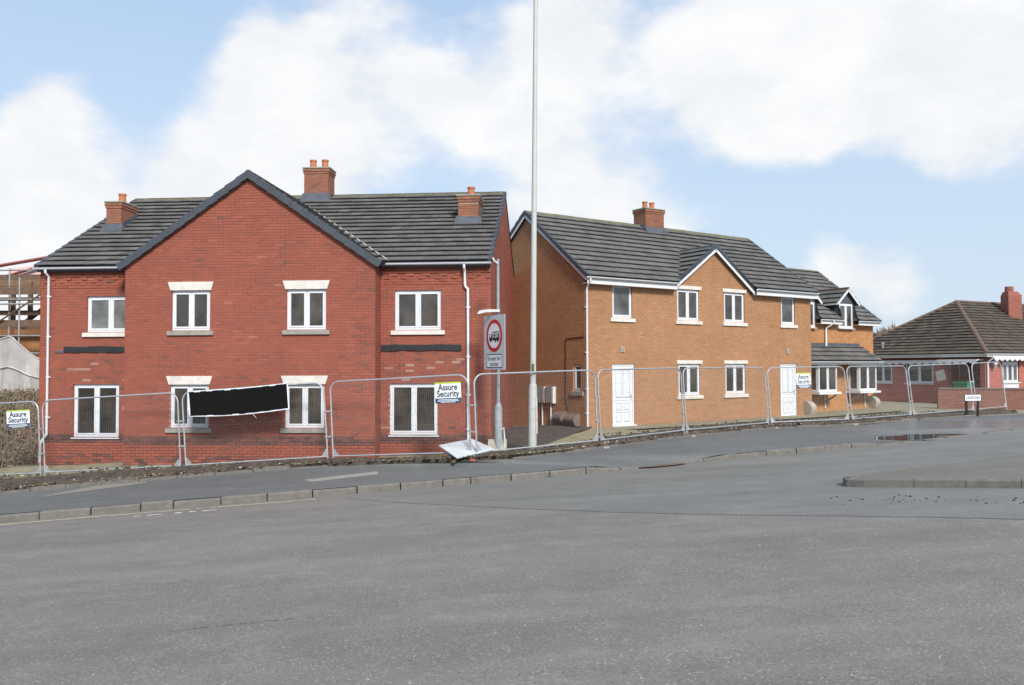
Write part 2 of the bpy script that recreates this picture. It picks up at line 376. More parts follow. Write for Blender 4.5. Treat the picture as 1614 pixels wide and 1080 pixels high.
# ------------------------------------------------------------------ terrain
def road_z(x, y): return .0572 * x - .0493 * y
KERB = [(-40, 8.0), (-30, 11.0), (-20, 13.6), (-14, 15.05), (-9.79, 16.05), (-7.54, 16.65), (-3.81, 17.4), (.17, 18.42), (2.87, 19.5), (4.15, 20.2), (7.0, 21.2), (9.78, 22.3), (12.2, 23.4), (14.06, 24.4), (15.94, 25.7), (19, 28.0), (24, 31.6), (32, 37), (45, 46)]
BACK = [(-40, 16.5, -3.3), (-30, 18.4, -2.6), (-20, 19.9, -1.95), (-15, 20.35, -1.62), (-12.55, 20.3, -1.45), (-9.84, 20.05, -1.19), (-7.97, 20.1, -1.04), (-4.42, 20.1, -.78), (-.9, 19.45, -.58), (.49, 19.9, -.54), (2.12, 21.2, -.50), (5.08, 24.3, -.46), (8.5, 27.4, -.46), (11.67, 28.6, -.43), (15.05, 31.0, -.40), (19.69, 33.2, -.36), (26, 36.8, -.30), (34, 42, -.25), (47, 51, -.2)]
def resample(pl, n):
    P = [Vector(p).to_3d() if len(p) == 2 else Vector(p) for p in pl]
    # catmull-rom dense then uniform
    D = []
    for i in range(len(P) - 1):
        p0, p1, p2, p3 = P[max(i - 1, 0)], P[i], P[i + 1], P[min(i + 2, len(P) - 1)]
        for k in range(12):
            u = k / 12
            D.append(.5 * ((2 * p1) + (p2 - p0) * u + (2 * p0 - 5 * p1 + 4 * p2 - p3) * u * u + (3 * p1 - p0 - 3 * p2 + p3) * u ** 3))
    D.append(P[-1]); cum = [0]
    for a, b_ in zip(D, D[1:]): cum.append(cum[-1] + (b_ - a).length)
    out = []; j = 0
    for k in range(n):
        s_ = cum[-1] * k / (n - 1)
        while j < len(D) - 2 and cum[j + 1] < s_: j += 1
        f_ = (s_ - cum[j]) / max(1e-9, cum[j + 1] - cum[j]); out.append(D[j].lerp(D[j + 1], min(1, f_)))
    return out, cum[-1]
# correspondences between kerb and back edge: use matching control indices
NSEG = 40
def fine(pl):
    P = [Vector((*p, 0)) if len(p) == 2 else Vector(p) for p in pl]; out = []
    for i in range(len(P) - 1):
        p0, p1, p2, p3 = P[max(i - 1, 0)], P[i], P[i + 1], P[min(i + 2, len(P) - 1)]
        for k in range(NSEG // 2):
            u = k / (NSEG // 2)
            out.append(.5 * ((2 * p1) + (p2 - p0) * u + (2 * p0 - 5 * p1 + 4 * p2 - p3) * u * u + (3 * p1 - p0 - 3 * p2 + p3) * u ** 3))
    out.append(P[-1]); return out
KF = fine(KERB); BF = fine(BACK); NK = len(KF)
def kerb_up(x):       # kerb upstand: dropped crossing near x = 3..4, low kerb beyond
    def sm(a, b_, v): q = max(0, min(1, (v - a) / (b_ - a))); return q * q * (3 - 2 * q)
    h = .15 - .125 * sm(1.9, 2.9, x) + .105 * sm(4.3, 5.3, x)
    return h - .105 * sm(8.6, 10.4, x)
for p in KF: p.z = road_z(p.x, p.y)
# site ground height: smooth surface through measured levels
ctrl = [tuple(p) for p in BACK] + [(-12.1, 21.35, -1.2), (-8.3, 20.95, -.97), (-4.5, 20.7, -.74), (-.9, 20.0, -.58), (2.2, 21.8, -.48), (5.1, 24.9, -.45), (8.7, 28.0, -.44), (11.9, 29.2, -.40), (15.3, 31.8, -.38), (20.3, 34.3, -.33),
        (-13.4, 22.6, -1.05), (-10.2, 21.7, -.95), (-3.5, 21.2, -.74), (-.6, 21.7, -.66), (.2, 31.5, -.55), (-13, 32, -1.0), (2.4, 27.2, -.45), (12.3, 33.8, -.40), (7.3, 30.5, -.42), (.5, 24, -.5), (16.8, 38.2, -.30), (11.6, 34.8, -.38),
        (23.5, 41, -.35), (19.5, 48.5, -.35), (30, 45, -.35), (22, 36.2, -.33), (0, 60, -.4), (30, 60, -.3), (-30, 60, -1.2), (60, 70, 0), (-20, 27, -1.3)]
cx_ = np.array([c[:2] for c in ctrl]); cz_ = np.array([c[2] for c in ctrl])
A_ = np.linalg.norm(cx_[:, None] - cx_[None], axis=2); A_ += np.eye(len(ctrl)) * .02
Pm = np.hstack([np.ones((len(ctrl), 1)), cx_]); Mx = np.block([[A_, Pm], [Pm.T, np.zeros((3, 3))]])
wts = np.linalg.solve(Mx, np.concatenate([cz_, np.zeros(3)]))
def site_z(x, y):
    d = np.hypot(cx_[:, 0] - x, cx_[:, 1] - y); return float(d @ wts[:-3] + wts[-3] + wts[-2] * x + wts[-1] * y)
# road: one sheet from behind the camera to under the kerb
mb = MB(); rows = [-60, -30, -12, 0, 4, 8, 11]
for i in range(NK - 1):
    a, b_ = KF[i], KF[i + 1]
    da = [(a.x, min(r_, a.y - 1) , 0) for r_ in rows] + [(a.x, a.y + .10, 0)]
    db = [(b_.x, min(r_, b_.y - 1), 0) for r_ in rows] + [(b_.x, b_.y + .10, 0)]
    for k in range(len(rows)):
        q = [da[k], db[k], db[k + 1], da[k + 1]]; mb.quad(*[(x, y, road_z(x, y)) for x, y, _ in q])
road = struct(mb.build('road', 'road_asphalt'))
# greyer, smoother surfacing of the side road mouth
edge = [(-3.4, 16.9), (-2.95, 16.22), (-2.1, 15.25), (-1.19, 14.44), (.2, 13.15), (1.5, 12.07), (3.0, 11.05), (4.58, 10.13), (5.74, 9.4), (9, 7.4), (14, 4.5), (20, 1.2), (30, -4)]
mb = MB(); kidx = [min(range(NK), key=lambda i: abs(KF[i].x - x)) for x in np.linspace(-3.3, 31, 60)]
ef = []
for i in range(60):
    s_ = i / 59 * (len(edge) - 1); j = min(int(s_), len(edge) - 2); f_ = s_ - j
    ef.append((edge[j][0] * (1 - f_) + edge[j + 1][0] * f_ + random.uniform(-.03, .03), edge[j][1] * (1 - f_) + edge[j + 1][1] * f_ + random.uniform(-.03, .03)))
for i in range(59):
    a0, a1 = ef[i], ef[i + 1]; k0, k1 = KF[kidx[i]], KF[kidx[i + 1]]
    for q in range(4):
        def L_(a, k, f_): x = a[0] + (k.x - a[0]) * f_; y = a[1] + (k.y + .05 - a[1]) * f_; return (x, y, road_z(x, y) + .005)
        mb.quad(L_(a0, k0, q / 4), L_(a1, k1, q / 4), L_(a1, k1, (q + 1) / 4), L_(a0, k0, (q + 1) / 4))
struct(mb.build('side_road', 'side_asphalt'))
# pavement with a shallow hollow that holds a puddle
PUD = Vector((12.05, 24.15, 0)); PA = Vector((.90, .436, 0)); PB = Vector((-.436, .90, 0))
def pav_base(i, f_):
    a = KF[i]; b_ = BF[i]; k = Vector((a.x, a.y, a.z + kerb_up(a.x))); d = (b_ - k); d.z = 0; d.normalize()
    k = k + d * .125; p = k.lerp(b_, f_); return p
def pud_e(p): d = Vector((p.x, p.y, 0)) - PUD; return math.hypot(d.dot(PA) / 1.9, d.dot(PB) / .75)
PZ = min(pav_base(i, f_).z for i in range(NK) for f_ in (0, .1, .2, .3) if pud_e(pav_base(i, f_)) < 1.0) + .012
def pav(i, f_):
    p = pav_base(i, f_); e = pud_e(p) + .10 * math.sin(p.x * 5.1) + .08 * math.sin(p.y * 7.7 + 1)
    if e < 1.0: p.z = min(p.z, PZ - .02 * (1 - e) - .001)
    elif e < 2.2: w_ = (e - 1) / 1.2; w_ = w_ * w_ * (3 - 2 * w_); p.z = p.z * w_ + (1 - w_) * max(min(p.z, PZ + .004), PZ + .003)
    return p
mb = MB(); NF = 22; fs_ = [(k / NF) ** 1.0 for k in range(NF + 1)]
G_ = [[pav(i, f_) for f_ in fs_] for i in range(NK)]
for i in range(NK - 1):
    for k in range(NF): mb.quad(G_[i][k], G_[i + 1][k], G_[i + 1][k + 1], G_[i][k + 1])
pavement = struct(mb.build('pavement', 'pave_asphalt', smooth=True))
mb = MB(); ring = []
for k in range(64):
    th = k / 64 * 2 * math.pi; q = PUD + PA * (math.cos(th) * 2.1) + PB * (math.sin(th) * .85); ring.append((q.x, q.y, PZ))
mb.quad(*ring); struct(mb.build('puddle', 'puddle_water'))
# kerb stones, each its own piece
cum = [0]
for a, b_ in zip(KF, KF[1:]): cum.append(cum[-1] + (b_ - a).length)
def kpt(s_):
    j = max(0, min(NK - 2, int(np.searchsorted(cum, s_)) - 1)); f_ = (s_ - cum[j]) / (cum[j + 1] - cum[j]); return KF[j].lerp(KF[j + 1], f_)
def kerb_stone(a, b_, parent, h0, h1, zf=road_z, w=.14, gap=.012, jig=.013):
    d = (b_ - a); d.z = 0; d.normalize(); n = Vector((-d.y, d.x, 0)); a = a + d * gap; b_ = b_ - d * gap
    j = random.uniform(-jig, jig); a = a + n * random.uniform(-jig, jig); b_ = b_ + n * random.uniform(-jig, jig); mb = MB()
    def sec(p, h): z = zf(p.x, p.y); return [Vector((p.x, p.y, z - .08)), Vector((p.x, p.y, z + h - .025 + j)), Vector((p.x, p.y, z + h + j)) + n * .02, Vector((p.x, p.y, z + h + .002 + j)) + n * w, Vector((p.x, p.y, z - .08)) + n * w]
    mb.hexa(sec(a, h0), sec(b_, h1)); return mb.build('kerb_stone', 'kerb_concrete', parent)
s_ = np.interp(-14.0, [p.x for p in KF], cum)
e_ = np.interp(26, [p.x for p in KF], cum)
while s_ < e_:
    L_ = .915 if random.random() > .12 else .62
    a, b_ = kpt(s_), kpt(s_ + L_); kerb_stone(a, b_, pavement, kerb_up(a.x), kerb_up(b_.x)); s_ += L_
# edging stones at the back of the pavement, and the soil strip behind it
cumb = [0]
for a, b_ in zip(BF, BF[1:]): cumb.append(cumb[-1] + (b_ - a).length)
def bpt(s_):
    j = max(0, min(NK - 2, int(np.searchsorted(cumb, s_)) - 1)); f_ = (s_ - cumb[j]) / (cumb[j + 1] - cumb[j]); return BF[j].lerp(BF[j + 1], f_)
s_ = np.interp(-14.5, [p.x for p in BF], cumb); e_ = np.interp(20, [p.x for p in BF], cumb)
while s_ < e_:
    a, b_ = bpt(s_), bpt(s_ + .915)
    if not (-4.6 < a.x < -.6):
        d = (b_ - a).normalized(); n = Vector((-d.y, d.x, 0)).normalized(); j = random.uniform(-.03, .015); hh = .10 if a.x < -6 else .055
        mb = MB(); mb.hexa([a + d * .01 + Vector((0, 0, -.1)), b_ - d * .01 + Vector((0, 0, -.1)), b_ - d * .01 + n * .06 + Vector((0, 0, -.1)), a + d * .01 + n * .06 + Vector((0, 0, -.1))],
                [a + d * .01 + Vector((0, 0, hh + j)), b_ - d * .01 + Vector((0, 0, hh + j)), b_ - d * .01 + n * .06 + Vector((0, 0, hh + j)), a + d * .01 + n * .06 + Vector((0, 0, hh + j))])
        e = mb.build('edging_stone', 'kerb_concrete', pavement)
    s_ += .915
# site ground (behind the pavement): mossy hard ground out to the far houses
mb = MB(); NR = 26
def site_pt(i, k):
    b_ = BF[i]; f_ = k / NR; y = b_.y + .03 + (f_ ** 1.7) * (75 - b_.y); p = Vector((b_.x * (1 + f_ * .9), y, 0)); p.z = site_z(p.x, p.y)
    if k == 0: p.z = b_.z
    return p
SG = [[site_pt(i, k) for k in range(NR + 1)] for i in range(0, NK, 2)]
for i in range(len(SG) - 1):
    for k in range(NR): mb.quad(SG[i][k], SG[i + 1][k], SG[i + 1][k + 1], SG[i][k + 1])
struct(mb.build('site_ground', 'mossy_path', smooth=True))
mb = MB(); mb.quad((-2500, -2500, -6), (2500, -2500, -6), (2500, 2500, -6), (-2500, 2500, -6)); struct(mb.build('ground', 'far_slope'))
mb = MB()       # soil strip
def soil_w(x): return (1.15 if x < -9 else 1.15 - .14 * (x + 9)) if x < -5 else (.35 if x < -1 else (.55 if x < 1.6 else (.75 if x < 3.2 else 1.5)))
SP = []
for i in range(0, NK):
    if not -16 < BF[i].x < 21: continue
    a = BF[i]; d = (BF[min(i + 1, NK - 1)] - BF[max(i - 1, 0)]).normalized(); n = Vector((-d.y, d.x, 0)); row = []
    for k in range(9):
        q = a + n * (.06 + soil_w(a.x) * k / 8); hh = math.sin(math.pi * min(1, k / 8 + .12)) * .10 * random.uniform(.5, 1.3) + .012
        row.append(Vector((q.x, q.y, site_z(q.x, q.y) + (hh + .05 if 0 < k < 8 else -.03))))
    SP.append(row)
for i in range(len(SP) - 1):
    for k in range(8): mb.quad(SP[i][k], SP[i + 1][k], SP[i + 1][k + 1], SP[i][k + 1])
struct(mb.build('soil_strip', 'soil', smooth=True))
# distant wooded slope behind everything
mb = MB(); prev = None
for k in range(60):
    x = -500 + k * 18; z = 9 + 4 * math.sin(k * .7) + 3 * math.sin(k * 1.9)
    if prev: mb.quad((prev[0], 260, -6), (x, 260, -6), (x, 320, z), (prev[0], 320, prev[1])); mb.quad((prev[0], 320, prev[1]), (x, 320, z), (x, 420, -6), (prev[0], 420, -6))
    prev = (x, z)
struct(mb.build('hills', 'far_slope', smooth=True))

# ------------------------------------------------------------------ house building helpers
class Bricks:
    def __init__(s, mat): s.mat = mat; s.list = []
    def add(s, fr, t0, t1, z0, z1, out, proud, full, tone): s.list.append((fr, t0, t1, z0, z1, out, proud, full, tone))
    def finish(s, wall, n_single=300, near=Vector((0, 0, 1.6))):
        L = s.list
        idx = sorted([i for i in range(len(L)) if L[i][7]], key=lambda i: (L[i][0].p(L[i][1], L[i][3], L[i][5]) - near).length)[:n_single]
        single = set(idx); mb = MB()
        for i, (fr, t0, t1, z0, z1, out, proud, full, tone) in enumerate(L):
            if i in single: continue
            o1 = out + proud
            b = [fr.p(t0, z0, out - .012), fr.p(t1, z0, out - .012), fr.p(t1, z1, out - .012), fr.p(t0, z1, out - .012)]
            mb.hexa(b, [q + fr.n * (o1 - out + .012) for q in b], cap=False, tone=tone)
        if mb.v: stuff(mb.build('brickwork', s.mat, wall))
        if idx:
            m1 = MB(); m1.hexa([(0, 0, 0), (.215, 0, 0), (.215, 0, .065), (0, 0, .065)], [(0, -.0125, 0), (.215, -.0125, 0), (.215, -.0125, .065), (0, -.0125, .065)])
            o = m1.build('brick', s.mat + '_piece'); me = o.data; first = True
            inv = world_inv(wall)
            for i in idx:
                fr, t0, t1, z0, z1, out, proud, full, tone = L[i]
                q = o if first else o.copy()
                if not first: COL.objects.link(q)
                first = False; q.name = 'brick'; p = fr.p(t0, z0, out + proud - .0125)
                q.location = p; q.rotation_euler = (0, 0, math.atan2(fr.u.y, fr.u.x)); q.parent = wall; q.matrix_parent_inverse = inv
def lay_bricks(B, fr, t0, t1, z0, z1, openings=(), out=0.0, iv=None, proud=None, tone=None, half=False):
    k = 0; z = z0
    while z + .06 < z1:
        za, zb = z, z + .065; a, b_ = iv(zb) if iv else (t0, t1)
        segs = [(a, b_)]
        for (o0, o1, p0, p1) in openings:
            if za < p1 - .02 and zb > p0 + .02:
                ns = []
                for (x0, x1) in segs:
                    if o1 <= x0 or o0 >= x1: ns.append((x0, x1)); continue
                    if o0 > x0: ns.append((x0, o0))
                    if o1 < x1: ns.append((o1, x1))
                segs = ns
        off = .1125 * (k % 2)
        for (x0, x1) in segs:
            if x1 - x0 < .03: continue
            j = math.floor((x0 - t0 - off) / .225)
            while True:
                s0 = t0 + off + j * .225; s1 = s0 + .215; j += 1
                if s0 >= x1: break
                c0, c1 = max(s0, x0), min(s1, x1)
                if c1 - c0 < .025: continue
                pr = proud(c0, za, j, k) if proud else 0.0
                tn = tone(c0, za, k) if tone else None
                if tn is None: tn = min(.92, max(.02, random.gauss(.52 + .10 * math.sin(c0 * 1.7 + za * 2.3) * math.sin(za * 3.1 - c0 * .9), .125)))
                B.add(fr, c0, c1, za, zb, out, pr, (c1 - c0 > .2149 and pr == 0 and tn <= .92), tn)
        z += .075; k += 1
def wall_sheet(mb, fr, t0, t1, z0, z1, openings=(), out=-.010, gable=None, uvs=False, m=0, mr=1, depth=.14):
    ts = sorted(set([t0, t1] + [v for o in openings for v in o[:2] if t0 < v < t1])); zs = sorted(set([z0, z1] + [v for o in openings for v in o[2:] if z0 < v < z1]))
    def q(a, b_, c, d): 
        P = [fr.p(a, c, out), fr.p(b_, c, out), fr.p(b_, d, out), fr.p(a, d, out)]
        mb.quv(P, [(a, c), (b_, c), (b_, d), (a, d)], m) if uvs else mb.quad(*P, m=m)
    for a, b_ in zip(ts, ts[1:]):
        for c, d in zip(zs, zs[1:]):
            mt, mz = (a + b_) / 2, (c + d) / 2
            if any(o[0] < mt < o[1] and o[2] < mz < o[3] for o in openings): continue
            q(a, b_, c, d)
    if gable:
        g0, g1, ta, za = gable; P = [fr.p(g0, z1, out), fr.p(g1, z1, out), fr.p(ta, za, out)]
        mb.quv(P, [(g0, z1), (g1, z1), (ta, za)], m) if uvs else mb.quad(*P, m=m)
    for (a, b_, c, d) in openings:
        i = out - depth; f4 = [(a, c), (b_, c), (b_, d), (a, d)]
        for (x0, y0), (x1, y1) in zip(f4, f4[1:] + f4[:1]): mb.quad(fr.p(x0, y0, out), fr.p(x1, y1, out), fr.p(x1, y1, i), fr.p(x0, y0, i), m=mr)
def window(parent, fr, t0, t1, z0, z1, out=0.0, lights=2, pane='pane_glass', sill=None, head=None, fw=.055, frame_mat='upvc', transom=None, recess=.055):
    """frame bars + opening sashes + panes; sill / head given as (kind, material)"""
    mb = MB(); o0, o1 = out - recess - .07, out - recess
    for a, b_, c, d in ((t0, t0 + fw, z0, z1), (t1 - fw, t1, z0, z1), (t0 + fw, t1 - fw, z0, z0 + fw), (t0 + fw, t1 - fw, z1 - fw, z1)): fr.box(mb, a, b_, c, d, o0, o1)
    w = (t1 - t0 - 2 * fw - (lights - 1) * fw) / lights; cells = []
    for i in range(lights):
        a = t0 + fw + i * (w + fw)
        if i: fr.box(mb, a - fw, a, z0 + fw, z1 - fw, o0, o1 - .002)
        cells.append((a, a + w))
    f = mb.build('window', frame_mat, parent)
    for (a, b_) in cells:
        zz = [(z0 + fw, z1 - fw)] if not transom else [(z0 + fw, transom - .02), (transom + .02, z1 - fw)]
        if transom: tb = MB(); fr.box(tb, a, b_, transom - .02, transom + .02, o0, o1 - .004); tb.build('transom', frame_mat, f)
        for (c, d) in zz:
            sw = .045; sb = MB(); s0, s1 = o1 - .05, o1 + .012
            for x0, x1, y0, y1 in ((a + .003, a + sw, c + .003, d - .003), (b_ - sw, b_ - .003, c + .003, d - .003), (a + sw, b_ - sw, c + .003, c + sw), (a + sw, b_ - sw, d - sw, d - .003)): fr.box(sb, x0, x1, y0, y1, s0, s1)
            sb.build('sash', frame_mat, f)
            pb = MB(); fr.box(pb, a + sw, b_ - sw, c + sw, d - sw, o1 - .035, o1 - .018); pb.build('pane', pane, f)
    if len(cells) == 2 and not transom:
        hb = MB(); fr.box(hb, cells[1][0] + .012, cells[1][0] + .032, (z0 + z1) / 2 - .06, (z0 + z1) / 2 + .06, o1 + .0125, o1 + .03); hb.build('handle', frame_mat, f)
    if sill:
        mat, ov, hgt, proj = sill; n = 2 if (t1 - t0) > .8 else 1; W_ = (t1 - t0 + 2 * ov) / n
        for i in range(n):
            sb = MB(); a = t0 - ov + i * W_ + (.003 if i else 0); P = [fr.p(a, z0 - hgt, out + proj), fr.p(a + W_ - .003, z0 - hgt, out + proj), fr.p(a + W_ - .003, z0 - hgt, out - .10), fr.p(a, z0 - hgt, out - .10)]
            T = [Vector((q.x, q.y, z0 - .004 - (.018 if j < 2 else 0))) for j, q in enumerate(P)]; sb.hexa(P, T); sb.build('sill', mat, f)
    if head:
        mat, ov, hgt, flare, proj = head; hb = MB()
        P = [fr.p(t0 - ov, z1 + .003, out + proj), fr.p(t1 + ov, z1 + .003, out + proj), fr.p(t1 + ov, z1 + .003, out - .08), fr.p(t0 - ov, z1 + .003, out - .08)]
        T = [fr.p(t0 - ov - flare, z1 + hgt, out + proj), fr.p(t1 + ov + flare, z1 + hgt, out + proj), fr.p(t1 + ov + flare, z1 + hgt, out - .08), fr.p(t0 - ov - flare, z1 + hgt, out - .08)]
        hb.hexa(P, T); hb.build('lintel', mat, f)
    return f
class Tiles:
    def __init__(s): s.list = []
    def field(s, P, U, V, N, L, left, right, gauge=.345, tw=.30, th=.035):
        r_ = 0; v = 0.0
        while v < L - .02:
            v1 = min(v + gauge + .03, L); a0, b0 = left(v), right(v); a1, b1 = left(v1), right(v1)
            off = (r_ % 2) * tw / 2; j = math.floor((min(a0, a1) - off) / tw)
            while True:
                u0 = off + j * tw; u1 = u0 + tw - .006; j += 1
                if u0 >= max(b0, b1): break
                if u1 <= min(a0, a1): continue
                q0, q1 = max(u0, a0), min(u1, b0); q2, q3 = max(u0, a1), min(u1, b1)
                if q1 - q0 < .01 and q3 - q2 < .01: continue
                if q1 < q0: q0 = q1 = (a0 if u0 < a0 else b0)
                if q3 < q2: q2 = q3 = (a1 if u0 < a1 else b1)
                jit = random.uniform(-.004, .004); hi = th + .046 + jit
                b4 = [P + U * q0 + V * v + N * (hi - .026), P + U * q1 + V * v + N * (hi - .026), P + U * q3 + V * v1, P + U * q2 + V * v1]
                t4 = [P + U * q0 + V * v + N * hi, P + U * q1 + V * v + N * (hi + random.uniform(-.003, .003)), P + U * q3 + V * v1 + N * .016, P + U * q2 + V * v1 + N * .016]
                full = abs(q0 - u0) < 1e-6 and abs(q1 - u1) < 1e-6 and abs(q2 - u0) < 1e-6 and abs(q3 - u1) < 1e-6 and v1 - v > gauge + .02
                s.list.append((b4, t4, full, min(1, max(0, random.gauss(.5, .22)))))
            v += gauge; r_ += 1
    def finish(s, roof, n_single=300, near=Vector((0, 0, 1.6)), mat='roof_tile', key=None):
        L = s.list; ids = [i for i in range(len(L)) if L[i][2] and (key is None or key(L[i][0][0]))]
        idx = set(sorted(ids, key=lambda i: (L[i][0][0] - near).length)[:n_single]); mb = MB()
        for i, (b4, t4, full, tn) in enumerate(L):
            if i in idx:
                p = b4[0]; q = MB(); q.hexa(b4, t4); q.build('tile', mat + '_piece', roof)
            else: mb.hexa(b4, t4, tone=tn)
        if mb.v: stuff(mb.build('tiling', mat, roof))
def ridge_tiles(parent, a, b_, r=.11, mat='dark_verge', step=.45, name='ridge_tile'):
    a, b_ = Vector(a), Vector(b_); d = (b_ - a); n = max(1, int(d.length / step)); d /= n
    for i in range(n):
        mb = MB(); p = a + d * i; q = a + d * (i + 1) * 1.0 - d.normalized() * .006; u = d.normalized(); side = u.cross(Vector((0, 0, 1))).normalized(); up = side.cross(u).normalized()
        prof = [(-1, -.55), (-.8, -.05), (-.4, .32), (0, .42), (.4, .32), (.8, -.05), (1, -.55)]; j = random.uniform(-.005, .005)
        A = [p + side * x * r + up * (y * r + j) for x, y in prof]; C = [q + side * x * r + up * (y * r + j) for x, y in prof]
        mb.hexa(A, C); mb.build(name, mat, parent, smooth=True)
def verge_caps(parent, a, b_, out_dir, mat='dark_verge', h=.17, w=.13, step=.345, name='verge_cap'):
    """stepped caps along a sloping roof edge from a (low) to b (high); out_dir is the outward horizontal direction"""
    a, b_ = Vector(a), Vector(b_); d = b_ - a; n = max(1, round(d.length / step)); d /= n; u = d.normalized(); up = out_dir.cross(u).normalized()
    if up.z < 0: up = -up
    for i in range(n):
        p = a + d * i; q = p + d * 1.03; k0, k1 = .020, .0
        mb = MB(); A = [p + out_dir * .03 + up * (k0 - h), p + out_dir * .03 + up * (.05 + k0), p - out_dir * w + up * (.05 + k0), p - out_dir * w + up * (k0 - .02)]
        C = [q + out_dir * .022 + up * (k1 - h), q + out_dir * .022 + up * (.05 + k1), q - out_dir * w + up * (.05 + k1), q - out_dir * w + up * (k1 - .02)]
        mb.hexa(A, C); mb.build(name, mat, parent)
def gutter(parent, fr, t0, t1, z, out, mat='upvc', r=.055):
    mb = MB(); n = 7; prof = [(math.cos(math.pi + math.pi * k / n) * r, math.sin(math.pi + math.pi * k / n) * r) for k in range(n + 1)]
    prof = prof + [(r - .008, 0.0)] + [(math.cos(-math.pi * k / n) * (r - .008), math.sin(-math.pi * k / n) * (r - .008)) for k in range(1, n)] + [(-r + .008, 0.0)]
    mb.hexa([fr.p(t0, z + y, out + x) for x, y in prof], [fr.p(t1, z + y, out + x) for x, y in prof]); return mb.build('gutter', mat, parent, smooth=True)
def downpipe(parent, pts, r=.036, mat='upvc', clips=()):
    o = MB().tube(pts, r, 10).build('downpipe', mat, parent, smooth=True)
    for c, d in clips:
        c = Vector(c); mb = MB(); mb.tube([c - Vector((0, 0, .025)), c + Vector((0, 0, .025))], r + .010, 10); u = Vector(d); s_ = u.cross(Vector((0, 0, 1)))
        mb.box(c + u * -.03, s_ * .06, u * .012, (0, 0, .02)); mb.build('pipe_clip', mat, o, smooth=True)
    return o
def chimney(parent, fr, t0, t1, o0, o1, z0, z1, B, pots, lead=None, corb=2, mat='red'):
    """t0..t1 wide, o0 (back) .. o1 (front)"""
    mb = MB(); fr.box(mb, t0 + .01, t1 - .01, z0, z1, o0 + .01, o1 - .01); c = mb.build('chimney', mat + '_mortar', parent)
    zc = z1 - .20; BB = Bricks('stack_brick')
    def put(g, ex, za, zb):
        lay_bricks(BB, fr.sub(0, o1 + ex), t0 - ex, t1 + ex, za, zb)
        rf = fr.turned(t1 + ex, o1 + ex, True); lay_bricks(BB, rf, 0, o1 - o0 + 2 * ex, za, zb)
        lf = fr.turned(t0 - ex, o0 - ex, False); lay_bricks(BB, lf, 0, o1 - o0 + 2 * ex, za, zb)
    put(0, 0, z0, zc + .01)
    cb = MB(); fr.box(cb, t0 - .008, t1 + .008, zc, zc + .075, o0 - .008, o1 + .008); fr.box(cb, t0 - .026, t1 + .026, zc + .075, z1 - .02, o0 - .026, o1 + .026)
    cb.build('corbel', 'moss_brick', c)
    put(0, .02, zc + .004, zc + .075); put(0, .038, zc + .080, z1 - .02)
    cp = MB(); fr.box(cp, t0 - .05, t1 + .05, z1 - .02, z1 + .02, o0 - .05, o1 + .05); cp.build('capping', 'grey_stone', c)
    for tt, oo in pots:
        p = fr.p(tt, z1 + .03, oo); MB().tube([p, p + Vector((0, 0, .05)), p + Vector((0, 0, .06)), p + Vector((0, 0, .24)), p + Vector((0, 0, .25)), p + Vector((0, 0, .30)), p + Vector((0, 0, .301)), p + Vector((0, 0, .12))],
            [.125, .125, .11, .10, .118, .118, .085, .08], 16).build('chimney_pot', 'terracotta', c, smooth=True)
    BB.finish(c, 0)
    return c
SNAP = lambda z0: (lambda z: z0 + .075 * round((z - z0) / .075) - .005)

# ================================================================== RED HOUSE
G = Fr(-3.553, 21.30, R(-4.1)); ZB = -1.2; sn = SNAP(ZB)
red = thing('red_house', 'red brick semi-detached house with a wide central front gable, boarded by mesh fence', 'house', G.p(-3.3, -.8, -4))
GL, GR, WL_, WR_ = -6.70, .02, -9.46, 2.96; WO = -.62; EZ = 4.36; RH = 5.0; RZ = 7.28
ops_g = {k: (a, b_, sn(c), sn(d)) for k, (a, b_, c, d) in dict(ul=(-5.42, -4.38, 2.60, 3.69), ur=(-2.325, -1.275, 2.60, 3.69), ll=(-5.445, -4.40, .10, 1.21), lr=(-2.36, -1.315, .10, 1.21)).items()}
ops_w = {k: (a, b_, sn(c), sn(d)) for k, (a, b_, c, d) in dict(ru=(.40, 1.64, 2.60, 3.65), rl=(.265, 1.55, -.17, 1.18), lu=(-8.12, -6.80, 2.60, 3.63), ll=(-8.48, -7.19, -.19, 1.17)).items()}
WF = G.sub(0, WO)
BR = Bricks('red_brick')
wall = MB(); APX = (-3.34, 6.64)
wall_sheet(wall, G, GL, GR, ZB, EZ, list(ops_g.values()), gable=(GL, GR, *APX))
def gable_iv(z): 
    if z <= EZ: return (GL, GR)
    f_ = (z - EZ) / (APX[1] - EZ); return (GL + (APX[0] - GL) * f_, GR + (APX[0] - GR) * f_)
def plinth(t, z, j, k): return .03 if z < -.34 else (.014 if z < -.27 else 0.0)
def dirty(t, z, k):
    if -.42 < z < -.19: return random.uniform(.0, .16)
    if z < -.75 and random.random() < .4: return random.uniform(.0, .3)
    return None
lay_bricks(BR, G, GL, GR, ZB, APX[1], list(ops_g.values()), iv=gable_iv, proud=plinth, tone=dirty)
def wing_proud(t, z, j, k):
    if z < -.27: return plinth(t, z, j, k)
    if 4.11 < z < 4.19: return .03
    if 3.86 < z < 4.11: return .028 if (j + k // 1) % 2 == 0 else 0.0
    if 3.78 < z < 3.86: return .015
    return 0.0
def wing_tone(t, z, k):
    d = dirty(t, z, k)
    if d is not None: return d
    if -.2 < z < 2.05 and (-.1 < t < 2.15 or -9.0 < t < -6.7):
        if random.random() < (.05 if 1.25 < z < 1.95 else .012): return random.uniform(.93, .96)
        return max(.08, random.gauss(.42, .13))
    return None
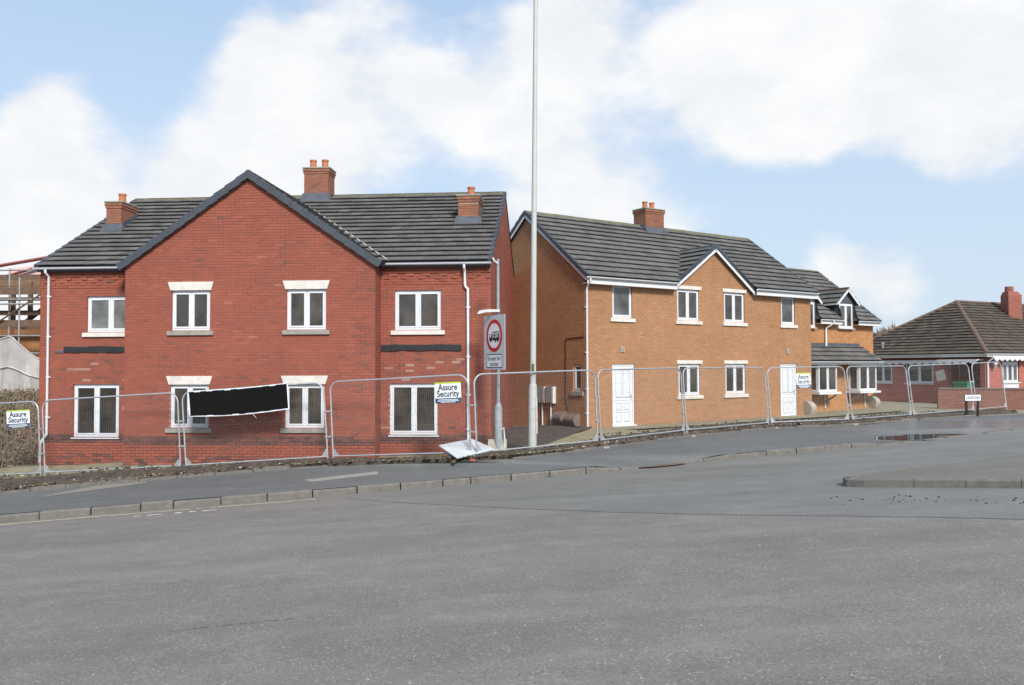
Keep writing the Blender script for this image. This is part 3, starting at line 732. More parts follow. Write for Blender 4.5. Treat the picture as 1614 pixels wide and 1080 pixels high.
for a, b_, keys in ((GR, WR_, ('ru', 'rl')), (WL_, GL, ('lu', 'll'))):
    oo = [ops_w[k] for k in keys]; wall_sheet(wall, WF, a, b_, ZB, EZ, oo); lay_bricks(BR, WF, a, b_, ZB, EZ, oo, proud=wing_proud, tone=wing_tone)
ret = G.turned(GR, 0, True); wall_sheet(wall, ret, 0, -WO, ZB, EZ); lay_bricks(BR, ret, .004, -WO, ZB, EZ)
retl = G.turned(GL, WO, False); wall_sheet(wall, retl, 0, -WO, ZB, EZ)
DEP = 2 * RH
side = WF.turned(WR_, 0, True); wall_sheet(wall, side, 0, DEP, ZB, EZ, gable=(0, DEP, DEP / 2, RZ - .12))
def side_iv(z):
    if z <= EZ: return (.004, DEP)
    f_ = (z - EZ) / (RZ - .12 - EZ); return (.004 + DEP / 2 * f_, DEP - DEP / 2 * f_)
lay_bricks(BR, side, 0, DEP, ZB, RZ - .12, iv=side_iv)
sidel = WF.turned(WL_, -DEP, False); wall_sheet(wall, sidel, 0, DEP, ZB, EZ, gable=(0, DEP, DEP / 2, RZ - .12)); lay_bricks(BR, sidel, 0, DEP, ZB, RZ - .12, iv=side_iv)
wall.quad(WF.p(WL_, ZB, -DEP), WF.p(WR_, ZB, -DEP), WF.p(WR_, EZ, -DEP), WF.p(WL_, EZ, -DEP))
rwall = wall.build('wall', ['red_mortar', 'red_reveal'], red)
BR.finish(rwall, 300)
ST = ('grey_stone', .10, .13, .06); HD = ('pale_stone', .03, .225, .07, .03)
for k in ('ul', 'ur', 'll', 'lr'): window(red, G, *ops_g[k], sill=ST, head=HD)
window(red, WF, *ops_w['ru'], sill=('pale_stone', .10, .13, .06)); window(red, WF, *ops_w['lu'], sill=('pale_stone', .10, .13, .06), pane='pane_pale')
for k in ('rl', 'll'): window(red, WF, *ops_w[k], sill=('upvc', .03, .05, .05))
for a, b_ in ((-.05 + .07, 2.18), (-8.75, -6.705)):
    mb = MB(); n = 9
    for i in range(n):
        x0 = a + (b_ - a) * i / n; x1 = a + (b_ - a) * (i + 1) / n; j0 = random.uniform(-.012, .012)
        WF.box(mb, x0, x1 - .001, 2.07 + j0, 2.225 + random.uniform(-.01, .01), .0, .03 + random.uniform(0, .012))
    mb.build('flashing', 'black_felt', red)
mb = MB(); WF.box(mb, -9.02, -8.752, 2.06, 2.12, 0, .025); mb.build('flashing', 'lead', red)
# roofs
def slope(fr, t0, t1, z_e, o_e, z_r, o_r): 
    P = fr.p(t0, z_e, o_e); Q = fr.p(t0, z_r, o_r); V = (Q - P); L = V.length; V.normalize(); U = fr.u.copy(); N = U.cross(V).normalized()
    if N.z < 0: N = -N
    return P, U, V, N, L
mb = MB(); e0, e1 = WL_ - .04, WR_ + .02; EO = WO + .17; RO = WO - RH
def slab(mb, pts, th=.06):
    a = [Vector(p) for p in pts]; n = (a[1] - a[0]).cross(a[2] - a[0]).normalized()
    if n.z < 0: n = -n
    mb.hexa([p - n * th for p in a], a)
slab(mb, [G.p(e0, 4.40, EO), G.p(e1, 4.40, EO), G.p(e1, RZ, RO), G.p(e0, RZ, RO)])
slab(mb, [G.p(e1, 4.40, RO - RH - .17), G.p(e0, 4.40, RO - RH - .17), G.p(e0, RZ, RO), G.p(e1, RZ, RO)])
SL = (RZ - 4.40) / (EO - RO)
GE, GZ = (GL - .16, GR + .16), 4.30; GA = (-3.34, 6.74); FO = .10
def back_out(z): return EO - (z - 4.40) / SL - .05
for tE in GE: slab(mb, [G.p(tE, GZ, FO), G.p(GA[0], GA[1], FO), G.p(GA[0], GA[1], back_out(GA[1])), G.p(tE, GZ, EO + .02)], .05)
rroof = mb.build('roof', 'dark_verge', red)
T = Tiles(); P, U, V, N, L = slope(G, 0, 0, 4.40, EO, RZ, RO)
def hidden(u, v):      # main roof under the gable roof: no tiles there
    z = 4.40 + v * V.z
    return None
T.field(P, U, V, N, L - .03, lambda v: GE[1] - (GE[1] - GA[0]) * min(1, max(0, (4.40 + v * V.z - GZ) / (GA[1] - GZ))) - .05 if 4.40 + v * V.z < GA[1] else -3.34, lambda v: e1 - .03)
T.field(P, U, V, N, L - .03, lambda v: e0 + .03, lambda v: GE[0] + (GA[0] - GE[0]) * min(1, max(0, (4.40 + v * V.z - GZ) / (GA[1] - GZ))) + .05 if 4.40 + v * V.z < GA[1] else -3.34)
for tE, sgn in ((GE[1], 1), (GE[0], -1)):
    P2 = G.p(tE, GZ, FO - .04); Q2 = G.p(GA[0], GA[1], FO - .04); V2 = Q2 - P2; L2 = V2.length; V2.normalize(); U2 = -G.n; N2 = U2.cross(V2); N2 = N2 if N2.z > 0 else -N2
    T.field(P2, U2, V2, N2, L2 - .02, lambda v: 0.0, lambda v: FO - .04 - back_out(GZ + v * V2.z))
T.finish(rroof, 300)
ridge_tiles(rroof, G.p(e0, RZ + .02, RO), G.p(-3.66, RZ + .02, RO), mat='mossy_ridge')
ridge_tiles(rroof, G.p(-2.72, RZ + .02, RO), G.p(e1, RZ + .02, RO), mat='mossy_ridge')
ridge_tiles(rroof, G.p(GA[0], GA[1] + .03, FO), G.p(GA[0], GA[1] + .03, back_out(GA[1])), mat='dark_verge')
nF = G.n.copy()
verge_caps(rroof, G.p(GE[1], GZ, FO), G.p(*GA, FO), nF, h=.13); verge_caps(rroof, G.p(GE[0], GZ, FO), G.p(*GA, FO), nF, h=.13)
verge_caps(rroof, G.p(e1, 4.40, EO), G.p(e1, RZ, RO), G.u.copy(), h=.06, w=.08); verge_caps(rroof, G.p(e0, 4.40, EO), G.p(e0, RZ, RO), -G.u, h=.06, w=.08)
mb = MB(); va, vb = G.p(GE[1] + .10, 4.45, EO + .02), G.p(GA[0] + .1, GA[1] + .03, back_out(GA[1]) + .04); mb.tube([va, vb], .014, 6); mb.build('valley_lining', 'white_paint', rroof)
gutter(red, G, GR + .13, WR_ + .03, 4.37, EO + .05); gutter(red, G, WL_ - .06, GL - .13, 4.37, EO + .05)
for a, b_ in ((GR + .005, WR_), (WL_, GL - .005)):
    mb = MB(); G.box(mb, a, b_, 4.27, 4.352, WO + .005, EO - .01); mb.build('fascia', 'dark_verge', red)
PR = lambda z, t, o: WF.p(t, z, o)
downpipe(red, [PR(4.32, 2.28, .22), PR(4.24, 2.28, .22), PR(4.16, 2.28, .10), PR(3.82, 2.28, .065), PR(3.74, 2.30, .065), PR(3.68, 2.36, .065), PR(3.60, 2.36, .065), PR(-.45, 2.36, .065)], clips=[(PR(z, 2.36, .065), G.n) for z in (3.2, 1.9, .9, .0)])
downpipe(red, [PR(4.32, -9.18, .22), PR(4.24, -9.18, .22), PR(4.14, -9.18, .07), PR(-.15, -9.18, .065), PR(-.30, -9.28, .09), PR(-.42, -9.34, .10), PR(-.9, -9.34, .10)], clips=[(PR(z, -9.18, .065), G.n) for z in (3.6, 2.5, 1.4, .3)])
chimney(red, G, -3.62, -2.80, RO - .33, RO + .33, RZ - .35, 8.17, BR, [(-3.42, RO), (-3.02, RO)])
chimney(red, G, 1.76, 2.38, -3.90, -3.05, 5.55, 6.70, BR, [(2.10, -3.5)])
chimney(red, G, -8.97, -8.49, -3.80, -2.95, 5.50, 6.68, BR, [(-8.72, -3.4)])
def roof_z(o): return 4.40 + (EO - o) * SL
for a, b_, o0, o1 in ((1.76, 2.38, -3.90, -3.05), (-8.97, -8.49, -3.80, -2.95)):
    mb = MB(); zf = roof_z(o1)
    mb.hexa([G.p(a - .10, zf + .02 - .18 * SL, o1 + .18), G.p(b_ + .10, zf + .02 - .18 * SL, o1 + .18), G.p(b_ + .10, zf + .05, o1 - .0), G.p(a - .10, zf + .05, o1 - .0)], [G.p(a - .10, zf + .065 - .18 * SL, o1 + .18), G.p(b_ + .10, zf + .065 - .18 * SL, o1 + .18), G.p(b_ + .06, zf + .22, o1 + .03), G.p(a - .06, zf + .22, o1 + .03)])
    for x in (a - .022, b_ + .022): mb.hexa([G.p(x - .02, roof_z(o1) + .0, o1 + .02), G.p(x + .02, roof_z(o1) + .0, o1 + .02), G.p(x + .02, roof_z(o0), o0), G.p(x - .02, roof_z(o0), o0)], [G.p(x - .015, roof_z(o1) + .22, o1 + .02), G.p(x + .015, roof_z(o1) + .22, o1 + .02), G.p(x + .015, roof_z(o0) + .2, o0), G.p(x - .015, roof_z(o0) + .2, o0)])
    mb.build('chimney_flashing', 'lead', rroof)
mb = MB(); zf = roof_z(RO + .33); mb.hexa([G.p(-3.72, zf - .13, RO + .52), G.p(-2.70, zf - .13, RO + .52), G.p(-2.70, zf + .0, RO + .32), G.p(-3.72, zf + .0, RO + .32)], [G.p(-3.72, zf - .04, RO + .52), G.p(-2.70, zf - .04, RO + .52), G.p(-2.76, zf + .24, RO + .36), G.p(-3.66, zf + .24, RO + .36)]); mb.build('chimney_flashing', 'lead', rroof)
# concrete path round the foot of the red house
mb = MB()
def ground_band(mb, fr, t0, t1, o0, o1, dz=.02, nt=14, no=4):
    for i in range(nt):
        for j in range(no):
            q = []
            for a, c in ((i, j), (i + 1, j), (i + 1, j + 1), (i, j + 1)):
                p = fr.p(t0 + (t1 - t0) * a / nt, 0, o0 + (o1 - o0) * c / no); p.z = site_z(p.x, p.y) + dz; q.append(p)
            mb.quad(*q)
ground_band(mb, G, -12.5, GL + 3.4, .02, .62, .03); ground_band(mb, G, -12.5, GL, WO, .02, .03)
struct(mb.build('path', 'mossy_path'))

# ================================================================== ORANGE HOUSE
O = Fr(2.409, 27.20, math.atan2(.556, .831)); ZO = -.75; so = SNAP(ZO); OL = 11.85; OD = 3.30; OZ = 4.53; ORZ = 7.27
ora = thing('orange_house', 'orange brick semi-detached house with small central gablet and two white doors', 'house', O.p(5.9, -.42, -3.3))
ops_o = {k: (a, b_, so(c), so(d)) for k, (a, b_, c, d) in dict(u1=(1.19, 2.09, 3.29, 4.40), u2=(4.24, 5.37, 3.29, 4.43), u3=(6.69, 7.83, 3.29, 4.43), u4=(9.99, 10.84, 3.29, 4.40), l2=(4.27, 5.38, .60, 1.76), l3=(6.72, 7.85, .60, 1.76)).items()}
dops = {'d1': (1.17, 2.17, so(-.37), so(1.76)), 'd2': (9.90, 10.90, so(-.37), so(1.76))}
OGL, OGR, OGA = 4.10, 8.15, (6.13, 5.98)
BO = Bricks('orange_brick'); wall = MB(); allops = list(ops_o.values()) + list(dops.values())
wall_sheet(wall, O, 0, OL, ZO, OZ, allops); P = [O.p(OGL, OZ, -.01), O.p(OGR, OZ, -.01), O.p(*OGA, -.01)]; wall.quad(*P)
def oiv(z):
    if z <= OZ: return (.004, OL)
    f_ = (z - OZ) / (OGA[1] - OZ); return (OGL + (OGA[0] - OGL) * f_, OGR + (OGA[0] - OGR) * f_)
lay_bricks(BO, O, 0, OL, ZO, OGA[1], allops, iv=oiv)
OS = Fr(0, 0, 0); OS.o = O.p(0, 0, -2 * OD); OS.u = O.n.copy(); OS.n = -O.u          # left gable end, t runs towards the front
sop = (2 * OD - .66, 2 * OD - .19, so(.79), so(1.76)); OSA = (OD, ORZ - .14)
wall_sheet(wall, OS, 0, 2 * OD, ZO, OZ, [sop], gable=(0, 2 * OD, *OSA))
def osiv(z):
    if z <= OZ: return (0, 2 * OD - .004)
    f_ = (z - OZ) / (OSA[1] - OZ); return (OD * f_, 2 * OD - OD * f_)
lay_bricks(BO, OS, 0, 2 * OD, ZO, OSA[1], [sop], iv=osiv)
orr = O.turned(OL, 0, True); wall_sheet(wall, orr, 0, 2 * OD, ZO, OZ, gable=(0, 2 * OD, *OSA)); lay_bricks(BO, orr, .004, 2 * OD, ZO, OSA[1], iv=osiv)
wall.quad(O.p(0, ZO, -2 * OD), O.p(OL, ZO, -2 * OD), O.p(OL, OZ, -2 * OD), O.p(0, OZ, -2 * OD))
owall = wall.build('wall', ['orange_mortar', 'orange_reveal'], ora); BO.finish(owall, 300)
OST = ('pale_stone', .10, .14, .06); OHD = ('pale_stone', .08, .13, .02, .035)
for k in ('u2', 'u3', 'l2', 'l3'): window(ora, O, *ops_o[k], sill=OST, head=OHD)
for k in ('u1', 'u4'): window(ora, O, *ops_o[k], sill=OST, lights=1, pane='pane_pale')
window(ora, OS, *sop, lights=1, sill=('grey_stone', .10, .15, .05), pane='pane_glass')
def door(parent, fr, t0, t1, z0, z1, out=0.0):
    mb = MB(); o1 = out - .04; fw = .06
    for a, b_, c, d in ((t0, t0 + fw, z0, z1), (t1 - fw, t1, z0, z1), (t0 + fw, t1 - fw, z1 - fw, z1)): fr.box(mb, a, b_, c, d, o1 - .07, o1)
    d = mb.build('door', 'upvc', parent); mb = MB(); a, b_ = t0 + fw + .004, t1 - fw - .004; zt = z1 - fw - .004
    fr.box(mb, a, b_, z0 + .03, zt, o1 - .05, o1 - .018); mb.build('door_leaf', 'upvc', d)
    w = (b_ - a); mid = (a + b_) / 2; zm = z0 + (z1 - z0) * .42
    for x0, x1, y0, y1 in ((a + .12, mid - .025, zm + .08, zt - .12), (mid + .025, b_ - .12, zm + .08, zt - .12), (a + .13, mid - .05, zm - .34, zm - .10), (mid + .05, b_ - .13, zm - .34, zm - .10), (a + .13, mid - .05, z0 + .14, zm - .40), (mid + .05, b_ - .13, z0 + .14, zm - .40)):
        pm = MB()
        for p0, p1, q0, q1 in ((x0, x0 + .022, y0, y1), (x1 - .022, x1, y0, y1), (x0 + .022, x1 - .022, y0, y0 + .022), (x0 + .022, x1 - .022, y1 - .022, y1)): fr.box(pm, p0, p1, q0, q1, o1 - .017, o1 + .008)
        fr.box(pm, x0 + .03, x1 - .03, y0 + .03, y1 - .03, o1 - .017, o1 - .006)
        pm.build('door_panel', 'upvc', d)
    rm = MB(); fr.box(rm, a + .05, b_ - .05, zm - .02, zm + .012, o1 - .017, o1 - .006); rm.build('door_rail', 'upvc', d)
    hm = MB(); fr.box(hm, b_ - .075, b_ - .045, zm + .0, zm + .20, o1 - .017, o1 - .002); hm.tube([fr.p(b_ - .06, zm + .12, o1 + .02), fr.p(b_ - .16, zm + .12, o1 + .02)], .011, 6); hm.build('handle', 'galvanised', d)
    tm = MB(); fr.box(tm, t0 - .03, t1 + .05, z0 - .05, z0 + .025, o1 - .08, out + .05); tm.build('threshold', 'white_paint', d)
for k in dops: door(ora, O, *dops[k])
for t in (1.62, 10.35):
    mb = MB(); O.box(mb, t - .09, t + .09, 2.12, 2.32, 0, .03); v_ = mb.build('wall_vent', 'meter_tan', ora)
    for q in range(4): sm_ = MB(); O.box(sm_, t - .07, t + .07, 2.15 + q * .04, 2.165 + q * .04, .031, .04); sm_.build('vent_slat', 'meter_grey', v_)
mb = MB(); e0, e1 = -.12, OL + .10; EOo = .30; EZo = 4.60
slab(mb, [O.p(e1, EZo, -2 * OD - .3), O.p(e0, EZo, -2 * OD - .3), O.p(e0, ORZ, -OD), O.p(e1, ORZ, -OD)])
OSL = (ORZ - EZo) / (EOo + OD)
def obk(z): return EOo - (z - EZo) / OSL - .05
OGE = (OGL - .22, OGR + .22); OGZ = 4.50; OA = (6.13, 6.10); OF = .16
for tE in OGE: slab(mb, [O.p(tE, OGZ, OF), O.p(*OA, OF), O.p(*OA, obk(OA[1])), O.p(tE, OGZ, EOo - .05)], .04)
oa_ = OA[1] - .02
slab(mb, [O.p(e0, EZo, EOo), O.p(OGE[0], EZo, EOo), O.p(OGE[0], ORZ, -OD), O.p(e0, ORZ, -OD)]); slab(mb, [O.p(OGE[1], EZo, EOo), O.p(e1, EZo, EOo), O.p(e1, ORZ, -OD), O.p(OGE[1], ORZ, -OD)])
slab(mb, [O.p(OGE[0], EZo, EOo), O.p(OA[0], oa_, obk(oa_)), O.p(OA[0], ORZ, -OD), O.p(OGE[0], ORZ, -OD)]); slab(mb, [O.p(OGE[1], EZo, EOo), O.p(OGE[1], ORZ, -OD), O.p(OA[0], ORZ, -OD), O.p(OA[0], oa_, obk(oa_))])
oroof = mb.build('roof', 'dark_verge', ora)
T = Tiles(); P, U, V, N, L = slope(O, 0, 0, EZo, EOo, ORZ, -OD)
T.field(P, U, V, N, L - .03, lambda v: e0 + .03, lambda v: OGE[0] + (OA[0] - OGE[0]) * min(1, max(0, (EZo + v * V.z - OGZ) / (OA[1] - OGZ))) + .04 if EZo + v * V.z < OA[1] else 6.13, tw=.33)
T.field(P, U, V, N, L - .03, lambda v: OGE[1] + (OA[0] - OGE[1]) * min(1, max(0, (EZo + v * V.z - OGZ) / (OA[1] - OGZ))) - .04 if EZo + v * V.z < OA[1] else 6.13, lambda v: e1 - .03, tw=.33)
for tE in OGE:
    P2 = O.p(tE, OGZ, OF - .03); Q2 = O.p(*OA, OF - .03); V2 = Q2 - P2; L2 = V2.length; V2.normalize(); U2 = -O.n; N2 = U2.cross(V2); N2 = N2 if N2.z > 0 else -N2
    T.field(P2, U2, V2, N2, L2 - .02, lambda v: 0.0, lambda v: OF - .03 - obk(OGZ + v * V2.z), tw=.33)
T.finish(oroof, 300)
ridge_tiles(oroof, O.p(e0, ORZ + .02, -OD), O.p(5.45, ORZ + .02, -OD), mat='mossy_ridge'); ridge_tiles(oroof, O.p(6.55, ORZ + .02, -OD), O.p(e1, ORZ + .02, -OD), mat='mossy_ridge')
ridge_tiles(oroof, O.p(OA[0], OA[1] + .03, OF), O.p(OA[0], OA[1] + .03, obk(OA[1])), mat='dark_verge', r=.09)
for tE in OGE: verge_caps(oroof, O.p(tE, OGZ, OF), O.p(*OA, OF), O.n.copy(), h=.07, w=.10)
verge_caps(oroof, O.p(e0, EZo, EOo), O.p(e0, ORZ, -OD), -O.u, h=.07, w=.10); verge_caps(oroof, O.p(e0, EZo, -2 * OD - .3), O.p(e0, ORZ, -OD), -O.u, h=.07, w=.10)
verge_caps(oroof, O.p(e1, EZo, EOo), O.p(e1, ORZ, -OD), O.u.copy(), h=.07, w=.10)
def barge(parent, a, b_, od, h=.16, th=.03, drop=.07, mat='white_paint'):
    a, b_ = Vector(a), Vector(b_); u = (b_ - a).normalized(); up = od.cross(u).normalized(); up = up if up.z > 0 else -up; mb = MB()
    A = [a - up * drop, a - up * (drop + h), a - up * (drop + h) - od * th, a - up * drop - od * th]; mb.hexa(A, [q + (b_ - a) for q in A]); return mb.build('bargeboard', mat, parent)
for z_o in (EOo, -2 * OD - .3): barge(ora, O.p(e0 + .0, EZo, z_o), O.p(e0 + .0, ORZ, -OD), -O.u, h=.09)
for tE in OGE: barge(ora, O.p(tE, OGZ, OF - .005), O.p(*OA, OF - .005), O.n.copy(), h=.10, drop=.075)
mb = MB(); V_ = []
for a, b_ in ((e0 + .03, OGL - .10), (OGR + .10, e1 - .02)):
    mb = MB(); O.box(mb, a, b_, 4.36, 4.56, EOo - .06, EOo - .035); mb.build('fascia', 'white_paint', ora)
    mb = MB(); O.box(mb, a, b_, 4.37, 4.39, .004, EOo - .061); mb.build('soffit', 'white_paint', ora)
    gutter(ora, O, a - .04, b_, 4.585, EOo + .03)
mb = MB(); P2, Q2 = O.p(OGE[0] + .02, 4.60, EOo - .02), O.p(OA[0], OA[1] + .06, obk(OA[1]) + .04); mb.tube([P2, Q2], .025, 6); mb.build('valley_lining', 'lead', oroof)
downpipe(ora, [O.p(-.02, 4.53, EOo + .03), O.p(-.02, 4.44, EOo + .03), O.p(.02, 4.30, .12), O.p(.03, 4.15, .07), O.p(.03, -.38, .07)], clips=[(O.p(.03, z, .07), O.n) for z in (3.6, 2.1, .9, .1)])
chimney(ora, O, 5.50, 6.50, -OD - .34, -OD + .36, ORZ - .42, 7.96, BO, [(5.80, -OD), (6.18, -OD)], mat='orange')
mb = MB(); zf = EZo + (EOo + OD - .36) * OSL
mb.hexa([O.p(5.40, zf - .14, -OD + .55), O.p(6.60, zf - .14, -OD + .55), O.p(6.60, zf, -OD + .35), O.p(5.40, zf, -OD + .35)], [O.p(5.40, zf - .06, -OD + .55), O.p(6.60, zf - .06, -OD + .55), O.p(6.56, zf + .22, -OD + .385), O.p(5.44, zf + .22, -OD + .385)])
mb.hexa([O.p(5.44, zf, -OD + .38), O.p(5.50, zf, -OD + .38), O.p(5.50, ORZ, -OD), O.p(5.44, ORZ, -OD)], [O.p(5.455, zf + .22, -OD + .38), O.p(5.49, zf + .22, -OD + .38), O.p(5.49, ORZ + .16, -OD), O.p(5.455, ORZ + .16, -OD)])
mb.build('chimney_flashing', 'lead', oroof)
# dark cable on the gable end
mb = MB(); mb.tube([OS.p(2 * OD - .06, 2.62, .015), OS.p(2 * OD - 1.02, 2.58, .015), OS.p(2 * OD - 1.04, .65, .015), OS.p(2 * OD - .92, .2, .015)], .014, 5); mb.build('cable', 'black_print', ora)
# meter cupboards on the gable end
def meter_box(t0, t1, z0, z1, label):
    mb = MB(); OS.box(mb, t0, t1, z0, z1, .0, .13); m_ = thing('meter_cupboard', label, 'meter box', OS.p((t0 + t1) / 2, -.4, .1), 'meter cupboards on the gable end')
    mb.build('cabinet', 'meter_grey', m_); mb = MB(); OS.box(mb, t0 + .02, t1 - .02, z0 + .02, z1 - .02, .131, .145); mb.build('cabinet_door', 'meter_grey', m_)
    mb = MB(); OS.box(mb, t1 + .002, t1 + .014, z0, z1, .0, .13); mb.build('side_panel', 'white_paint', m_)
    mid = (t0 + t1) / 2; p = MB(); p.tube([OS.p(mid, z0, .05), OS.p(mid + .0, -.32, .05), OS.p(mid + .03, -.55, .05)], .026, 8); p.build('pipe', 'white_paint', m_, smooth=True)
meter_box(2 * OD - 2.56, 2 * OD - 2.14, .37, .945, 'grey meter cupboard on white pipe, farther from the narrow window')
meter_box(2 * OD - 2.06, 2 * OD - 1.64, .37, .945, 'grey meter cupboard on white pipe, nearer the narrow window')
def gas_cover(fr, t0, t1, z0, z1, label, mat, depth=.42):
    th = thing('gas_meter_cover', label, 'meter box', fr.p((t0 + t1) / 2, z0, .2), 'humped gas meter covers'); n = 8; mb = MB(); prof = []
    for k in range(n + 1):
        a = math.pi / 2 * k / n; prof.append((depth * math.sin(a), z1 - (z1 - z0) * .55 * (1 - math.cos(a))))
    prof = prof + [(depth - .05, z1 - (z1 - z0) * .80), (depth - .12, z0), (0, z0)]
    mb.hexa([fr.p(t0, z, o) for o, z in prof], [fr.p(t1, z, o) for o, z in prof]); mb.build('lid', mat, th, smooth=True)
    b2 = MB(); fr.box(b2, t0 + .05, t1 - .05, z0 - .35, z0 + .02, .0, depth - .16); b2.build('base_box', 'meter_brown', th)
gas_cover(OS, 2 * OD - 1.50, 2 * OD - 1.0, -.30, .10, 'brown humped meter cover on gable end, farther from the white downpipe', 'meter_brown', .30)
gas_cover(OS, 2 * OD - .82, 2 * OD - .28, -.34, .07, 'brown humped meter cover on gable end, nearer the white downpipe', 'meter_brown', .30)
gas_cover(O, 11.30, 11.62, -.36, .22, 'tan humped gas meter cover beside the right-hand white door', 'meter_tan', .40)
# concrete path along the foot of the orange house
mb = MB(); ground_band(mb, O, -2.6, 16.5, .02, 1.25, .05, 40, 4); ground_band(mb, O, -1.3, -.03, -3.0, .02, .05, 4, 8)
pth = struct(mb.build('path', 'mossy_path'))
mb = MB(); Pq = [(.62, 21.05), (2.25, 22.35), (4.5, 25.2), (2.55, 26.2)]
for i in range(7):
    f0, f1 = i / 7, (i + 1) / 7 - .006
    a = Vector(Pq[0]).lerp(Vector(Pq[3]), f0); b_ = Vector(Pq[1]).lerp(Vector(Pq[2]), f0); c = Vector(Pq[1]).lerp(Vector(Pq[2]), f1); d = Vector(Pq[0]).lerp(Vector(Pq[3]), f1)
    s_ = MB(); zz = [site_z(*q) + .12 + random.uniform(-.006, .006) for q in (a, b_, c, d)]; s_.hexa([(q.x, q.y, z - .12) for q, z in zip((a, b_, c, d), zz)], [(q.x, q.y, z) for q, z in zip((a, b_, c, d), zz)]); s_.build('paving_slab', 'pave_slab', pth)

mb = MB(); rr = random.Random(3)       # bare earth in the passage between the two houses
def earth(i, j): y = 20.9 + i * .8; x0 = -.45; x1 = .75 + max(0, y - 21) * .30; x = x0 + (x1 - x0) * j / 6; return Vector((x, y, site_z(x, y) + .07 + rr.uniform(0, .05)))
EG = [[earth(i, j) for j in range(7)] for i in range(11)]
for i in range(10):
    for j in range(6): mb.quad(EG[i][j], EG[i][j + 1], EG[i + 1][j + 1], EG[i + 1][j])
struct(mb.build('bare_earth', 'soil', smooth=True))
# ================================================================== LOWER ORANGE HOUSE WITH DORMER AND BAYS
Tf = O.sub(OL, -1.2); TZ = -.7; TE = 3.66; TL = 6.22; TD = 3.05; TRZ = 6.30
low = thing('dormer_house', 'lower orange brick house with a dormer and two bracketed bay windows', 'house', Tf.p(3.1, -.35, -3))
wall = MB(); dwo = (3.55, 4.60, 3.33, TE)
wall_sheet(wall, Tf, -.8, TL, TZ, TE, [dwo, (.95, 1.85, 3.28, TE)], uvs=True); tr = Tf.turned(TL, 0, True); wall_sheet(wall, tr, 0, 2 * TD, TZ, TE, gable=(0, 2 * TD, TD, TRZ - .1), uvs=True)
wall.quad(Tf.p(-.8, TZ, -2 * TD), Tf.p(TL, TZ, -2 * TD), Tf.p(TL, TE, -2 * TD), Tf.p(-.8, TE, -2 * TD))
wall.build('wall', ['orange_brick_far', 'orange_reveal'], low)
TG = .32; mb = MB(); TSL = (TRZ - TE) / (TG + TD); CUT = 4.42; CO_ = TG - (CUT - TE) / TSL
for a, b_ in ((-1.2, .76), (1.94, 3.46), (4.69, TL + .12)): slab(mb, [Tf.p(a, TE, TG), Tf.p(b_, TE, TG), Tf.p(b_, CUT, CO_), Tf.p(a, CUT, CO_)])
slab(mb, [Tf.p(-1.2, CUT, CO_), Tf.p(TL + .12, CUT, CO_), Tf.p(TL + .12, TRZ, -TD), Tf.p(-1.2, TRZ, -TD)]); slab(mb, [Tf.p(TL + .12, TE, -2 * TD - .3), Tf.p(-1.2, TE, -2 * TD - .3), Tf.p(-1.2, TRZ, -TD), Tf.p(TL + .12, TRZ, -TD)])
troof = mb.build('roof', 'dark_verge', low); T = Tiles(); P, U, V, N, L = slope(Tf, 0, 0, TE, TG, TRZ, -TD); LC = .345 * round((CUT - TE) / V.z / .345)
for a, b_ in ((-1.15, .76), (1.94, 3.46), (4.69, TL + .09)): T.field(P, U, V, N, LC, lambda v: a, lambda v: b_, tw=.33)
T.field(P + V * LC, U, V, N, L - LC - .03, lambda v: -1.15, lambda v: TL + .09, tw=.33)
TSL = (TRZ - TE) / (TG + TD)
def tbk(z): return TG - (z - TE) / TSL - .03
def dormer(t0, t1, zw0, zw1, zapex, ofr, label_w=True):
    tc = (t0 + t1) / 2; d = MB(); zE = zw1 + .02
    Tf.box(d, t0, t1, zw1 + .005, zE + .10, ofr - .16, ofr - .01); d.quad(Tf.p(t0, zE + .10, ofr - .012), Tf.p(t1, zE + .10, ofr - .012), Tf.p(tc, zapex - .09, ofr - .012))
    for x, s_ in ((t0, 1), (t1, -1)):
        ys = [(TE, TG - .02), (zE + .1, tbk(zE + .1)), (zE + .1, ofr - .012), (TE, ofr - .012)]
        d.hexa([Tf.p(x, z, o) for z, o in ys], [Tf.p(x + .05 * s_, z, o) for z, o in ys])
    dd = d.build('dormer', 'lead', low)
    ov = .26; A = (tc, zapex); r_ = MB()
    for x in (t0 - ov, t1 + ov): slab(r_, [Tf.p(x, zE - .02, ofr + .16), Tf.p(*A, ofr + .16), Tf.p(*A, tbk(zapex)), Tf.p(x, zE - .02, tbk(zE))], .04)
    r_.build('dormer_roof', 'dark_verge', dd)
    T2 = Tiles()
    for x in (t0 - ov, t1 + ov):
        P2 = Tf.p(x, zE - .02, ofr + .14); Q2 = Tf.p(*A, ofr + .14); V2 = Q2 - P2; L2 = V2.length; V2.normalize(); U2 = -Tf.n; N2 = U2.cross(V2); N2 = N2 if N2.z > 0 else -N2
        T2.field(P2, U2, V2, N2, L2 - .02, lambda v: 0.0, lambda v: ofr + .14 - tbk(zE + v * V2.z), tw=.33)
    T2.finish(dd, 0)
    ridge_tiles(dd, Tf.p(A[0], A[1] + .03, ofr + .16), Tf.p(A[0], A[1] + .03, tbk(zapex)), r=.08, mat='clay_ridge')
    for x in (t0 - ov, t1 + ov):
        barge(dd, Tf.p(x, zE - .02, ofr + .165), Tf.p(*A, ofr + .165), Tf.n.copy(), h=.10, drop=.0)
        fb = MB(); Tf.box(fb, x - .015, x + .015, zE - .10, zE - .02, tbk(zE) - .05, ofr + .15); fb.build('bargeboard', 'white_paint', dd)
    window(low, Tf, t0 + .06, t1 - .06, zw0, zw1, out=ofr + .03, sill=('white_paint', .06, .04, .06))
dormer(3.50, 4.65, 3.32, 4.42, 5.10, .06)
